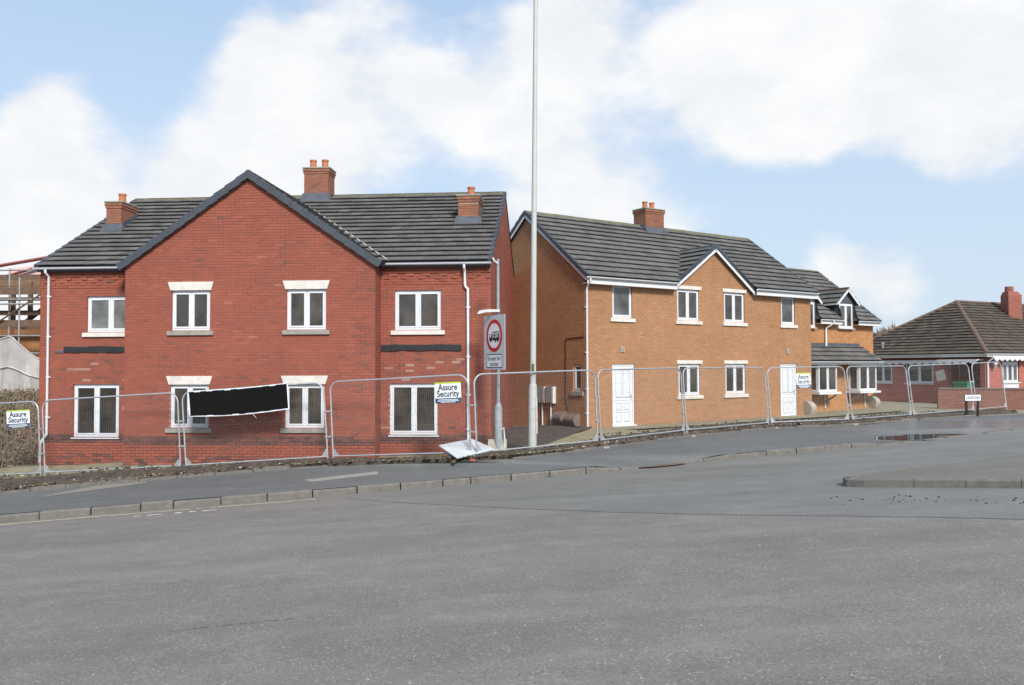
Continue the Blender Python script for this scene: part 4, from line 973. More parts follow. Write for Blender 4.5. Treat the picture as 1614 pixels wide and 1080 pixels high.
dormer(.80, 1.90, 3.30, 4.40, 5.08, .06)
T.finish(troof, 0)
ridge_tiles(troof, Tf.p(-1.1, TRZ + .02, -TD), Tf.p(TL + .12, TRZ + .02, -TD), mat='mossy_ridge'); verge_caps(troof, Tf.p(TL + .12, TE, TG), Tf.p(TL + .12, TRZ, -TD), Tf.u.copy(), h=.07, w=.1)
barge(low, Tf.p(TL + .10, TE, TG), Tf.p(TL + .10, TRZ, -TD), Tf.u.copy(), h=.12)
mb = MB(); Tf.box(mb, TL + .02, TL + .14, 5.78, 5.92, -TD + .1, -TD + .75); mb.build('bargeboard', 'white_paint', low)
for a, b_ in ((1.95, 3.46), (4.69, TL + .10)):
    mb = MB(); Tf.box(mb, a, b_, TE - .20, TE - .03, TG - .05, TG - .02); mb.build('fascia', 'white_paint', low); gutter(low, Tf, a, b_ + .03, TE - .01, TG + .04)
    mb = MB(); Tf.box(mb, a, b_, TE - .19, TE - .175, .003, TG - .051); mb.build('soffit', 'white_paint', low)
downpipe(low, [Tf.p(2.75, TE - .05, TG + .04), Tf.p(2.75, TE - .16, TG + .04), Tf.p(2.62, TE - .35, .07), Tf.p(2.60, TE - .5, .06), Tf.p(2.60, 2.50, .06)], r=.045)
# lean-to canopy with bays beneath
mb = MB(); CO = .82; slab(mb, [Tf.p(-.2, 1.84, CO), Tf.p(5.55, 1.84, CO), Tf.p(5.25, 2.50, .02), Tf.p(-.2, 2.50, .02)], .05); can = mb.build('canopy_roof', 'dark_verge', low)
T = Tiles(); P = Tf.p(0, 1.84, CO); Q = Tf.p(0, 2.50, .02); V = Q - P; L = V.length; V.normalize(); N = Tf.u.cross(V); N = N if N.z > 0 else -N; T.field(P, Tf.u.copy(), V, N, L, lambda v: -.2, lambda v: 5.53 - .3 * v / L, gauge=.30, tw=.33); T.finish(can, 0)
mb = MB(); Tf.box(mb, -.2, 5.1, 2.50, 2.64, .004, .03); mb.build('flashing', 'lead', low)
mb = MB(); Tf.box(mb, -.2, 5.56, 1.70, 1.80, CO - .04, CO - .01); mb.build('fascia', 'white_paint', low); gutter(low, Tf, -.2, 5.6, 1.82, CO + .05)
mb = MB(); Tf.box(mb, -.2, 5.50, 1.70, 1.715, .02, CO - .041); mb.build('soffit', 'white_paint', low)
def bay(t0, t1):
    o1 = .56; z0, z1 = .52, 1.70; f = Tf.sub(0, o1 + .055)
    w = window(low, f, t0, t1, z0, z1)
    sl = Tf.turned(t0, 0, False); w2 = window(low, sl.sub(0, .0), .02, o1, z0, z1, lights=1, out=.05)
    sr = Tf.turned(t1, o1, True); window(low, sr.sub(0, .0), .0, o1 - .02, z0, z1, lights=1, out=.05)
    mb = MB(); Tf.box(mb, t0 - .10, t1 + .10, z0 - .10, z0 - .003, .003, o1 + .14); b_ = mb.build('bay_shelf', 'white_paint', low)
    for t in (t0 + .12, t1 - .12):
        k = MB(); Tf.box(k, t - .03, t + .03, -.22, z0 - .102, .003, .05); k.build('bracket', 'white_paint', b_)
        k = MB(); k.hexa([Tf.p(t - .025, .02, .05), Tf.p(t + .025, .02, .05), Tf.p(t + .025, .10, .05), Tf.p(t - .025, .10, .05)], [Tf.p(t - .025, z0 - .18, o1 + .04), Tf.p(t + .025, z0 - .18, o1 + .04), Tf.p(t + .025, z0 - .102, o1 + .04), Tf.p(t - .025, z0 - .102, o1 + .04)]); k.build('bracket', 'meter_grey', b_)
bay(1.30, 2.62); bay(4.20, 5.55)
gas_cover(Tf, 5.76, 6.08, -.30, .24, 'tan humped gas meter cover below the far bay window', 'meter_tan', .40)

# ================================================================== BUNGALOW
AX, AY = 23.49, 41.0; ph = R(62)
bung = thing('red_bungalow', 'red brick bungalow with hipped brown tiled roof and scalloped white awnings', 'bungalow', (25.5, 45, -.35))
LB = Fr(0, 0, 0); LB.o = Vector((AX, AY, 0)); LB.u = Vector((math.cos(ph), -math.sin(ph), 0)); LB.n = Vector((LB.u.y, -LB.u.x, 0))      # left face, t<0 away from the corner
RB = Fr(AX, AY, math.atan2(.469, .883)); BZ, BE = -.8, 2.22; BW = 8.5; BLn = 15.0
wall = MB(); lops = [(-6.45, -5.28, .70, 1.80), (-4.45, -2.80, .70, 1.86), (-1.95, -.25, BZ, 1.92)]
wall_sheet(wall, LB, -BW, 0, BZ, BE, lops, uvs=True, depth=.12)
rops = [(1.45, 2.85, BZ + .3, 2.04)]
wall_sheet(wall, RB, 0, BLn, BZ, BE, rops, uvs=True)
LB.box(wall, -1.94, -.26, BZ, 2.0, -1.0, -.9, 2)  # back of the recess in darker brick: porch shade put into its colour
for t in (-1.95, -.25): wall.quad(LB.p(t, BZ, -.15), LB.p(t, BZ, -.9), LB.p(t, 1.92, -.9), LB.p(t, 1.92, -.15), m=1)
wall.build('wall', ['red_brick_far', 'red_reveal', 'dark_brick_far'], bung)
window(bung, LB, -6.45, -5.28, .70, 1.80, sill=('white_paint', .05, .06, .05)); window(bung, LB, -4.45, -2.80, .70, 1.86, sill=('white_paint', .05, .06, .05))
window(bung, RB, 1.47, 2.83, .78, 2.03, lights=3, transom=1.72, pane='pane_pale', sill=('white_paint', .08, .06, .05))
mb = MB(); RB.box(mb, 1.46, 2.84, BZ + .31, .72, -.10, -.02); mb.build('door_panel', 'upvc', bung)
ov = .35; BRZ = 5.25; hw = BW / 2
Ec = LB.p(ov, BE, 0) + RB.u * 0; 
def corner(a, b_, z): return Vector((AX, AY, z)) - LB.u * 0 + (-LB.u) * a + RB.u * b_      # a along left face, b along right face
apx = corner(hw, hw, BRZ); apx2 = corner(hw, BLn - hw, BRZ); c0 = corner(-ov, -ov, BE); c1 = corner(BW + ov, -ov, BE); c2 = corner(-ov, BLn + ov, BE); c3 = corner(BW + ov, BLn + ov, BE)
mb = MB()
slab(mb, [c1, c0, apx], .08); slab(mb, [c0, c2, apx2, apx], .08); slab(mb, [c3, c1, apx, apx2], .08); slab(mb, [c2, c3, apx2], .08)
broof = mb.build('roof', 'roof_tile_piece', bung); T = Tiles()
U = (c0 - c1); WT = U.length; U.normalize(); V = apx - (c1 + c0) / 2; L = V.length; V.normalize(); N = U.cross(V); N = N if N.z > 0 else -N
simple('brown_tile_base', (.085, .072, .060), .85, .2, 6)
T.field(c1, U, V, N, L - .02, lambda v: WT / 2 * v / L, lambda v: WT - WT / 2 * v / L, gauge=.30, tw=.30, th=.03)
U = (c2 - c0); W2 = U.length; U.normalize(); pm = c0 + U * (WT / 2); V = apx - pm; L = V.length; V.normalize(); N = U.cross(V); N = N if N.z > 0 else -N
T.field(c0, U, V, N, L - .02, lambda v: WT / 2 * v / L, lambda v: W2 - WT / 2 * v / L, gauge=.30, tw=.30, th=.03)
toned('brown_tile', [(0, (.060, .048, .038)), (.5, (.092, .073, .057)), (1, (.13, .104, .080))], .85, ((.15, .14, .12), .4), False, 25, ((.08, .085, .045), .35))
T.finish(broof, 0, mat='brown_tile')
for a, b_ in ((c0, apx), (c1, apx), (apx, apx2)): ridge_tiles(broof, a + Vector((0, 0, .05)), b_ + Vector((0, 0, .05)), r=.13, mat='clay_ridge', name='hip_tile' if a is not apx else 'ridge_tile')
mb = MB(); nl = LB.n; LB.box(mb, -BW - .3, ov, 2.06, 2.20, ov - .03, ov); mb.build('fascia', 'white_paint', bung); mb = MB(); RB.box(mb, -ov, 9, 2.06, 2.20, ov - .03, ov); mb.build('fascia', 'white_paint', bung)
gutter(bung, LB, -BW - .3, ov + .05, 2.21, ov + .05); gutter(bung, RB, -ov, 9, 2.21, ov + .05)
def awning(fr, t0, t1, z, out, label):
    a = thing('awning', label, 'awning', fr.p((t0 + t1) / 2, z - .3, out), 'scalloped white awnings of the bungalow'); n = max(2, int((t1 - t0) / .42)); top = MB()
    fr.box(top, t0, t1, z, z + .06, .02, out); top.build('canopy', 'white_paint', a); mb = MB(); w = (t1 - t0) / n
    for i in range(n):
        pr = [(t0 + i * w, z + .005)] + [(t0 + i * w + w * k / 6, z - .07 - .10 * math.sin(math.pi * k / 6)) for k in range(7)] + [(t0 + (i + 1) * w, z + .005)]
        mb.hexa([fr.p(t, zz, out + .01) for t, zz in pr], [fr.p(t, zz, out + .03) for t, zz in pr])
    mb.build('valance', 'white_paint', a)
awning(LB, -6.8, -2.3, 1.86, .25, 'cream scalloped awning above the two bungalow windows'); awning(LB, -2.2, -.05, 1.88, .55, 'white scalloped awning over the dark porch recess'); awning(RB, .1, 6.0, 2.02, .40, 'white scalloped awning above the white bungalow door')
downpipe(bung, [RB.p(.12, 2.15, ov), RB.p(.12, 2.0, ov), RB.p(.12, 1.8, .07), RB.p(.12, -.4, .07)], r=.05)
bc = corner(3.1, 7.5, 0); mb = MB(); mb.bx(bc.x - .38, bc.y - .38, 3.3, bc.x + .38, bc.y + .38, 5.62); mb.hexa([(bc.x - .38, bc.y - .38, 5.62), (bc.x + .38, bc.y - .38, 5.62), (bc.x + .38, bc.y + .38, 5.62), (bc.x - .38, bc.y + .38, 5.62)], [(bc.x - .32, bc.y - .28, 5.85), (bc.x + .20, bc.y - .28, 5.85), (bc.x + .20, bc.y + .28, 5.85), (bc.x - .32, bc.y + .28, 5.85)]); ch = mb.build('chimney', 'terracotta', bung)
simple('red_stack', (.27, .098, .068), .9, .3, 9); ch.data.materials[0] = MATS['red_stack']
MB().tube([(bc.x - .1, bc.y, 5.85), (bc.x - .1, bc.y, 6.15)], [.24, .22], 14).build('chimney_pot', 'red_stack', ch, smooth=True)
mb = MB(); mb.bx(bc.x - .44, bc.y - .44, 3.6, bc.x + .44, bc.y + .44, 3.9); mb.build('chimney_flashing', 'grey_stone', broof)
mb = MB(); vp = corner(6.0, .2, 2.5); mb.tube([vp, vp + Vector((0, 0, .35))], .06, 8); mb.tube([vp + Vector((0, 0, .35)), vp + Vector((0, 0, .45))], .09, 8); mb.build('vent_pipe', 'meter_grey', broof)
nb = LB.p(-2.35, 1.15, .03); mb = MB(); u_ = LB.u; up = Vector((0, 0, 1)); ca, sa = math.cos(.22), math.sin(.22)
mb.box(LB.p(-2.35, 1.12, .03), (u_ * ca + up * sa) * .26, LB.n * .012, (up * ca - u_ * sa) * .27); tag(mb.build('notice_board', 'pale_stone', base=tuple(LB.p(-2.35, .85, .03))), 'tilted cream square board on the bungalow wall beside the porch', 'board')
for t, nm in ((-1.98, 'white wall lantern left of the porch recess'), (.55, 'white wall lantern between porch and white door')):
    f = LB if t < 0 else RB; p = f.p(t, 1.62, .16); L_ = thing('wall_lantern', nm, 'lantern', p, 'wall lanterns of the bungalow')
    MB().tube([p + Vector((0, 0, -.16)), p + Vector((0, 0, .06))], [.05, .10], 8).build('glass_body', 'pane_frosted', L_); MB().tube([p + Vector((0, 0, .062)), p + Vector((0, 0, .10)), p + Vector((0, 0, .20))], [.15, .13, .03], 10).build('cap', 'white_paint', L_)
    a = MB(); a.tube([f.p(t, 1.86, .0), f.p(t, 1.86, .14), f.p(t, 1.80, .16)], .015, 6); a.build('arm', 'white_paint', L_)
mb = MB(); p = RB.p(.75, 1.92, .05); mb.tube([p, p + RB.n * .12], [.16, .16], 14); tag(mb.build('alarm_box', 'white_paint', base=tuple(p)), 'round white alarm box under the bungalow eaves', 'alarm box')
# green garden box, low wall and parked car in front of the bungalow
gb = thing('garden_box', 'green plastic storage box in the bungalow porch', 'storage box', LB.p(-1.0, -.35, .35)); mb = MB(); LB.box(mb, -1.30, -.55, -.35, .72, .12, .60); mb.build('body', 'green_plastic', gb)
mb = MB(); LB.box(mb, -1.34, -.51, .722, .82, .08, .65); mb.build('lid', 'green_plastic', gb)
gw = thing('garden_wall', 'low red-brown brick garden wall with coping before the bungalow', 'wall', (22, 36.5, -.35)); wa, wb = Vector((19.2, 37.3, 0)), Vector((31.0, 34.2, 0)); d = wb - wa; wf = Fr(wa.x, wa.y, math.atan2(d.y, d.x))
mb = MB(); wall_sheet(mb, wf, 0, d.length, -.8, .56, out=.11, uvs=True); wall_sheet(mb, wf.turned(0, -.11, False), 0, .22, -.8, .56, out=0, uvs=True); wall_sheet(mb, wf, 0, d.length, -.8, .56, out=-.11, uvs=True); mb.build('brickwork', 'dark_brick_far', gw)
for k in range(int(d.length / .6)): mb = MB(); wf.box(mb, k * .6 + .005, k * .6 + .595, .562, .63, -.15, .15); mb.build('coping_stone', 'meter_brown', gw)
car = thing('parked_car', 'white parked car partly hidden behind the low garden wall', 'car', (26.2, 38.3, -.33)); CF = Fr(23.95, 37.75, R(-4)); zc = -.32
prof = [(0, .25), (.02, .62), (.18, .78), (1.05, .92), (1.75, 1.38), (2.2, 1.46), (3.1, 1.44), (3.75, 1.02), (3.98, .95), (4.05, .55), (4.03, .25)]
mb = MB(); ws = [(-.84, .94, 0), (-.78, 1.0, .0), (.78, 1.0, 0), (.84, .94, 0)]; rings = []
for o_, k, _ in ws: rings.append([CF.p(2.02 + (t - 2.02) * (1 if abs(o_) < .8 else .985), zc + (z if abs(o_) < .8 else .25 + (z - .25) * .96), -.85 + o_ * (1 - .16 * max(0, (z - .9) / .55))) for t, z in prof])
for a, b_ in zip(rings, rings[1:]):
    n = len(prof)
    for k in range(n): mb.quad(a[k], a[(k + 1) % n], b_[(k + 1) % n], b_[k])
mb.quad(*rings[0]); mb.quad(*reversed(rings[-1])); body = mb.build('body', 'car_white', car)
for sgn, o_ in ((1, -.85 + .80), (-1, -.85 - .80)):
    mb = MB(); pr = [(1.25, .98), (1.80, 1.34), (2.9, 1.36), (3.35, 1.02)]; q = [CF.p(t, zc + z, o_ * 1.0 + sgn * (.035 - .13 * max(0, (z - .9) / .55))) for t, z in pr]; mb.hexa(q, [p_ + CF.n * sgn * .012 for p_ in q]); mb.build('side_window', 'pane_glass', body)
mb = MB(); q = [CF.p(1.10, zc + .965, -.2), CF.p(1.10, zc + .965, -1.5), CF.p(1.70, zc + 1.36, -1.42), CF.p(1.70, zc + 1.36, -.28)]; mb.hexa(q, [p_ + Vector((-.012, 0, .02)) for p_ in q]); mb.build('windscreen', 'pane_glass', body)
for t in (.75, 3.25):
    for o_ in (-.02, -1.68): c_ = CF.p(t, zc + .31, o_); wh = MB().tube([c_ - CF.n * .10, c_ + CF.n * .10], .31, 18).build('wheel', 'black_rubber', car); MB().tube([c_ - CF.n * .105, c_ + CF.n * .105], .19, 12).build('rim', 'galvanised', wh)
for o_ in (-.25, -1.45): c_ = CF.p(.04, zc + .62, o_); mb = MB(); mb.box(c_, CF.n * .16, CF.u * .03, (0, 0, .07)); mb.build('headlight', 'pane_pale', body)

# ================================================================== SITE BEHIND, LEFT: half-built house, scaffold, tarpaulin, overgrown bank
ub = thing('unfinished_building', 'half-built brick building with timber and red steel roof members at far left', 'building', (-18, 29, -1.2)); UF = Fr(-23, 28.2, R(-2))
mb = MB(); wall_sheet(mb, UF, 0, 8.6, -1.2, 3.05, uvs=True, out=0); wall_sheet(mb, UF, 0, 8.6, -1.2, 3.05, uvs=True, out=-.22); mb.quad(UF.p(0, 3.05, 0), UF.p(8.6, 3.05, 0), UF.p(8.6, 3.05, -.22), UF.p(0, 3.05, -.22)); mb.build('wall', 'orange_brick_far', ub)
for a, b_, r_, mt in (((4.2, 5.0), (8.9, 5.75), .06, 'rust_steel'), ((4.2, 4.45), (8.3, 5.55), .05, 'rust_steel'), ((5.0, 4.2), (5.0, 5.1), .05, 'rust_steel'), ((7.4, 3.05), (7.4, 5.3), .05, 'rust_steel')):
    MB().tube([UF.p(a[0], a[1], -.3), UF.p(b_[0], b_[1], -.3)], r_, 4).build('roof_member', mt, ub)
mb = MB(); mb.hexa([UF.p(5.6, 4.72, -.42), UF.p(8.4, 5.10, -.42), UF.p(8.4, 5.42, -.42), UF.p(5.6, 5.08, -.42)], [UF.p(5.6, 4.72, -.46), UF.p(8.4, 5.10, -.46), UF.p(8.4, 5.42, -.46), UF.p(5.6, 5.08, -.46)]); mb.build('sky_fringe_sheet', 'pink_sheet', ub)  # pink sheet added to stand in for the fringe of blown-out sky
for t, z0, z1 in ((5.9, 3.05, 4.3), (6.5, 3.05, 4.6), (7.9, 3.05, 4.5)): mb = MB(); UF.box(mb, t, t + .12, z0, z1, -.2, -.08); mb.build('stud', 'raw_timber', ub)
mb = MB(); UF.box(mb, 4.5, 6.9, 4.35, 4.72, -.24, -.18); mb.build('board', 'raw_timber', ub)
mb = MB(); mb.box(UF.p(6.9, 3.55, -.05), (UF.u + Vector((0, 0, .75))).normalized() * .9, UF.n * .05, Vector((-.6, 0, .8)) * .06); mb.build('brace', 'timber', ub)
sc = thing('scaffold', 'steel tube scaffold with timber boards at the far left', 'scaffold', (-17.5, 26.9, -1.2)); SF = Fr(-23, 27.0, R(-2))
for t in (5.0, 7.0): MB().tube([SF.p(t, -1.1, 0), SF.p(t, 5.2 if t < 6 else 4.6, 0)], .028, 8).build('standard', 'scaffold_steel', sc, smooth=True)
for z in (2.15, 2.72, 3.75, 3.9, 4.85): MB().tube([SF.p(0, z, .04), SF.p(9.2, z - .02, .04)], .026, 8).build('ledger', 'scaffold_steel', sc, smooth=True)
for k, (z, mt) in enumerate(((4.05, 'timber'), (3.0, 'timber'), (4.30, 'timber'))): mb = MB(); SF.box(mb, 0, 9.2, z, z + (.22 if k < 2 else .04), -.06, -.02); mb.build('toe_board', mt, sc)
for k in range(4): mb = MB(); SF.box(mb, 0, 9.2, 3.93, 3.97, -.10 - .24 * (k + 1), -.10 - .24 * k - .01); mb.build('scaffold_board', 'timber', sc)
for z in (2.95, 3.42, 4.62): mb = MB(); SF.box(mb, 3.0, 9.2, z, z + .16, -.75, -.70); mb.build('guard_board', 'timber', sc)
for t in (6.2, 7.7, 8.35): MB().tube([SF.p(t, 1.5, -.7), SF.p(t, 5.0, -.7)], .028, 8).build('standard', 'scaffold_steel', sc, smooth=True)
MB().tube([SF.p(6.1, 3.0, .05), SF.p(8.6, 4.6, .05)], .03, 4).build('brace', 'timber', sc)
tp = thing('tarpaulin', 'dirty grey tarpaulin draped over the site hoarding', 'tarpaulin', (-15, 24.8, .9)); mb = MB(); XS = [-19 + 5.7 * k / 40 for k in range(41)]
def tarp_top(x): 
    c_ = [(-19, 2.5), (-15.6, 2.45), (-14.95, 2.62), (-14.5, 2.25), (-14.1, 1.9), (-13.7, 1.95), (-13.3, 2.35)]; return float(np.interp(x, [q[0] for q in c_], [q[1] for q in c_]))
rowz = [0, .25, .5, .55, .8, 1.0]
def tp_p(x, f_): zt = tarp_top(x); return Vector((x, 24.6 + .10 * math.sin(x * 4) + .12 * math.sin(x * 9.0 + f_ * 3) * f_, zt + (.85 - zt) * f_))
for a, b_ in zip(XS, XS[1:]):
    for f0, f1 in zip(rowz, rowz[1:]): mb.quad(tp_p(a, f0), tp_p(b_, f0), tp_p(b_, f1), tp_p(a, f1))
mb.build('sheet', 'tarpaulin', tp, smooth=True); 
mb = MB(); mb.tube([tp_p(x, .0) + Vector((0, -.02, 0)) for x in XS], .016, 5); mb.build('hem', 'tarp_hem', tp); mb = MB(); mb.tube([tp_p(x, .52) + Vector((0, -.04, 0)) for x in XS], .018, 5); mb.build('hem', 'tarp_hem', tp)
hb = thing('overgrown_bank', 'bank of brown dried creeper and twigs beside the red house', 'hedge', (-15, 23.2, -1.2)); mb = MB(); mb.bx(-19, 23.25, -1.6, -13.22, 24.2, .98); mb.build('bank', 'leaf_olive', hb)
def leaves(n, box, smin, smax, seed):
    rnd = random.Random(seed); mb = MB()
    for _ in range(n):
        p = Vector((rnd.uniform(box[0], box[1]), rnd.uniform(box[2], box[3]), rnd.uniform(box[4], box[5]))); s_ = rnd.uniform(smin, smax)
        a = Vector((rnd.gauss(0, 1), rnd.gauss(0, .5), rnd.gauss(0, 1))).normalized(); b_ = a.cross(Vector((rnd.gauss(0, .4), -1, rnd.gauss(0, .6)))).normalized()
        mb.quad(p - a * s_, p + b_ * s_ * .55, p + a * s_, p - b_ * s_ * .55)
    return mb
for k, mt in enumerate(('leaf_dry', 'leaf_olive', 'leaf_brown', 'twig')): stuff(leaves(3600, (-19, -13.15, 23.02, 23.4, -1.3, 1.06), .018, .05, 40 + k).build('foliage', mt, hb))
mb = MB(); rnd = random.Random(5)
for _ in range(420):
    x = rnd.uniform(-19, -13.3); z = rnd.uniform(-1.3, .5); mb.tube([(x, 23.05, z), (x + rnd.uniform(-.2, .2), 22.98 + rnd.uniform(-.06, .06), z + rnd.uniform(.3, .9))], .006, 3, caps=False)
stuff(mb.build('twigs', 'twig', hb))

# bare trees far off, in the gap between the houses
def bare_tree(x, y, z, h, label, seed):
    rnd = random.Random(seed); t = thing('bare_tree', label, 'tree', (x, y, z), 'bare trees in the gap beyond the bungalow'); tr_ = MB(); tw = MB()
    def grow(p, d, L, r_, n):
        q = p + d * L; (tr_ if n > 2 else tw).tube([p, p.lerp(q, .5) + Vector((rnd.uniform(-.05, .05) * L, 0, rnd.uniform(-.03, .03) * L)), q], r_, 4, r2=r_ * .62, caps=False)
        if n == 0: return
        for _ in range(4 if n > 1 else 5):
            nd = (d + Vector((rnd.gauss(0, .5), rnd.gauss(0, .5), rnd.gauss(.05, .35)))).normalized(); grow(p.lerp(q, rnd.uniform(.55, 1)), nd, L * rnd.uniform(.62, .8), r_ * .68, n - 1)
    grow(Vector((x, y, z)), Vector((0, 0, 1)), h * .30, h * .028, 5); tr_.build('trunk', 'bark', t); stuff(tw.build('crown', 'twig', t))
for i, (x, y, h, lb) in enumerate(((37.5, 84, 8.4, 'leftmost bare tree in the gap beyond the bungalow'), (39.8, 88, 8.0, 'second bare tree from the left in the far gap'), (42.5, 90, 8.6, 'third bare tree from the left in the far gap'), (45.5, 92, 7.6, 'bare tree just above the bungalow hip'), (35.0, 86, 7.8, 'low bare tree next to the dormer house edge'))): bare_tree(x, y, -.5, h, lb, 20 + i)

# bare woodland across the road behind the viewer: what the window panes mirror
rw = random.Random(77); mb = MB()
def branch(p, d, L, r_, n):
    q = p + d * L; mb.tube([p, q], r_, 3, r2=r_ * .6, caps=False)
    if n:
        for _ in range(3):
            nd = (d + Vector((rw.gauss(0, .5), rw.gauss(0, .3), rw.gauss(.1, .3)))).normalized(); branch(p.lerp(q, rw.uniform(.5, 1)), nd, L * rw.uniform(.6, .85), r_ * .62, n - 1)
for k in range(46):
    x = -46 + k * 2 + rw.uniform(-.8, .8); y = -44 + rw.uniform(-6, 6); branch(Vector((x, y, .0572 * x - .0493 * y - .5)), Vector((0, 0, 1)), rw.uniform(2.6, 4.2), rw.uniform(.13, .26), 4)
stuff(mb.build('woodland', 'bark'), 'bare woodland mirrored in the house windows')
# ================================================================== FENCE
FP = [((-16.2, 22.2, -1.42), (-12.16, 21.35, -1.19)), ((-12.02, 21.31, -1.17), (-8.40, 20.98, -.97)), ((-8.26, 20.97, -.96), (-4.60, 20.66, -.72)), ((-4.46, 20.62, -.71), (-.98, 19.68, -.53)), ((-.84, 19.60, -.53), (2.24, 21.70, -.44)),
      ((2.34, 21.80, -.44), (5.12, 24.62, -.40)), ((5.22, 24.75, -.40), (8.62, 27.8, -.40)), ((8.74, 27.9, -.40), (11.80, 29.0, -.37)), ((11.98, 29.1, -.37), (15.12, 31.3, -.35)), ((15.28, 31.45, -.35), (18.55, 33.2, -.27)), ((18.70, 33.25, -.26), (20.40, 34.1, -.20))]
LEAN = [0, 0, 0, 0, .03, .05, .07, .09, .11, .10, .09]
FLAB = ['mesh fence panel at the left edge carrying a security sign', 'mesh fence panel in front of the left wing window', 'mesh fence panel behind the black banner', 'mesh fence panel with security sign before the right wing', 'mesh fence panel standing before the tall lamp post', 'mesh fence panel before the nearer white door', 'mesh fence panel before the two orange-house ground-floor windows', 'mesh fence panel before the farther white door', 'leaning mesh fence panel before the far bay window', 'leaning mesh fence panel behind the street nameplate', 'short end mesh fence panel before the garden wall']
PANELS = []
for i, (a, b_) in enumerate(FP):
    a, b_ = Vector(a), Vector(b_); u = (b_ - a); Wd = u.length; u.normalize(); hn = Vector((-u.y, u.x, 0)).normalized(); up0 = hn.cross(u) * -1; up0 = u.cross(hn) * 1.0
    if up0.z < 0: up0 = -up0
    v = (up0 + hn * LEAN[i]).normalized(); H_ = 1.98
    f = thing('mesh_fence', FLAB[i], 'fence', (a + b_) / 2, 'temporary mesh fence panels along the pavement'); r_ = .021; rc = .24
    P3 = lambda s_, t: a + u * s_ + v * t
    arc = [(rc - rc * math.cos(th), H_ - rc + rc * math.sin(th)) for th in np.linspace(0, math.pi / 2, 7)]
    path = [P3(0, -.02), P3(0, 1.0)] + [P3(x, y) for x, y in arc] + [P3(Wd - x, y) for x, y in reversed(arc)] + [P3(Wd, 1.0), P3(Wd, -.02)]
    fm = MB(); fm.tube(path, r_, 8); fm.tube([P3(.0, .13), P3(Wd, .13)], r_ * .95, 8); fm.build('frame', 'galvanised', f, smooth=True)
    for s0, s1 in ((.015, .17), (Wd - .015, Wd - .17)):
        g_ = MB(); g_.hexa([P3(s0, .14) - hn * .006, P3(s1, .14) - hn * .006, P3(s0, .34) - hn * .006], [P3(s0, .14) + hn * .006, P3(s1, .14) + hn * .006, P3(s0, .34) + hn * .006]); g_.build('gusset', 'galvanised', f)
    wm = MB(); n = int(Wd / .055)
    for k in range(1, n):
        s_ = Wd * k / n; e = min(s_, Wd - s_); top = H_ - (rc - math.sqrt(max(0, rc * rc - (rc - e) ** 2)) if e < rc else 0)
        wm.tube([P3(s_, .13), P3(s_, top)], .0016, 3, caps=False)
    for k in range(7): wm.tube([P3(.0, .30 + k * .26), P3(Wd, .30 + k * .26)], .0019, 3, caps=False)
    stuff(wm.build('wire_mesh', 'galv_wire', f)); PANELS.append((a, b_, u, v, hn, Wd, f))
    if i:
        pa = PANELS[i - 1]
        for t in (1.25, .62):
            c_ = MB(); q0 = pa[1] + pa[3] * t; q1 = a + v * t; c_.box((q0 + q1) / 2, (q1 - q0) * .5 + (q1 - q0).normalized() * .03, hn * .03, v * .018); c_.build('clamp', 'galvanised', f)
FOOT = [(0, 1, 'concrete', 'weathered concrete fence foot below the second fence joint'), (1, 1, 'orange_block', 'orange fence foot below the joint left of the banner'), (2, 1, 'pale_stone', 'pale fence foot below the joint right of the banner'), (3, 1, 'orange_block', 'orange fence foot under the tipped white board'), (4, 1, 'concrete', 'grey fence foot nearest the orange house corner'), (5, 1, 'concrete', 'grey fence foot left of the paired windows'), (6, 1, 'concrete', 'grey fence foot right of the paired windows'), (7, 1, 'concrete', 'grey fence foot before the far bay'), (8, 1, 'black_rubber', 'dark fence foot left of the street nameplate'), (10, 1, 'black_rubber', 'dark fence foot at the last fence post')]
for i, e, mt, lb in FOOT:
    a, b_, u, v, hn, Wd, f = PANELS[i]; p = b_ if e else a; z = site_z(p.x, p.y) if p.x < 0 else p.z; w_, l_ = (.11, .33) if mt != 'orange_block' else (.10, .16)
    mb = MB(); c_ = Vector((p.x + u.x * .05, p.y + u.y * .05, p.z - .05)); s0 = u * w_; s1 = hn * l_
    B4 = [c_ - s0 - s1, c_ + s0 - s1, c_ + s0 + s1, c_ - s0 + s1]; B4 = [Vector((q.x, q.y, p.z - .16)) for q in B4]; T4 = [c_ + (q - c_) * .88 for q in B4]; mb.hexa(B4, [Vector((q.x, q.y, p.z - .01)) for q in T4]); mb.build('foot', mt, f)['label'] = lb
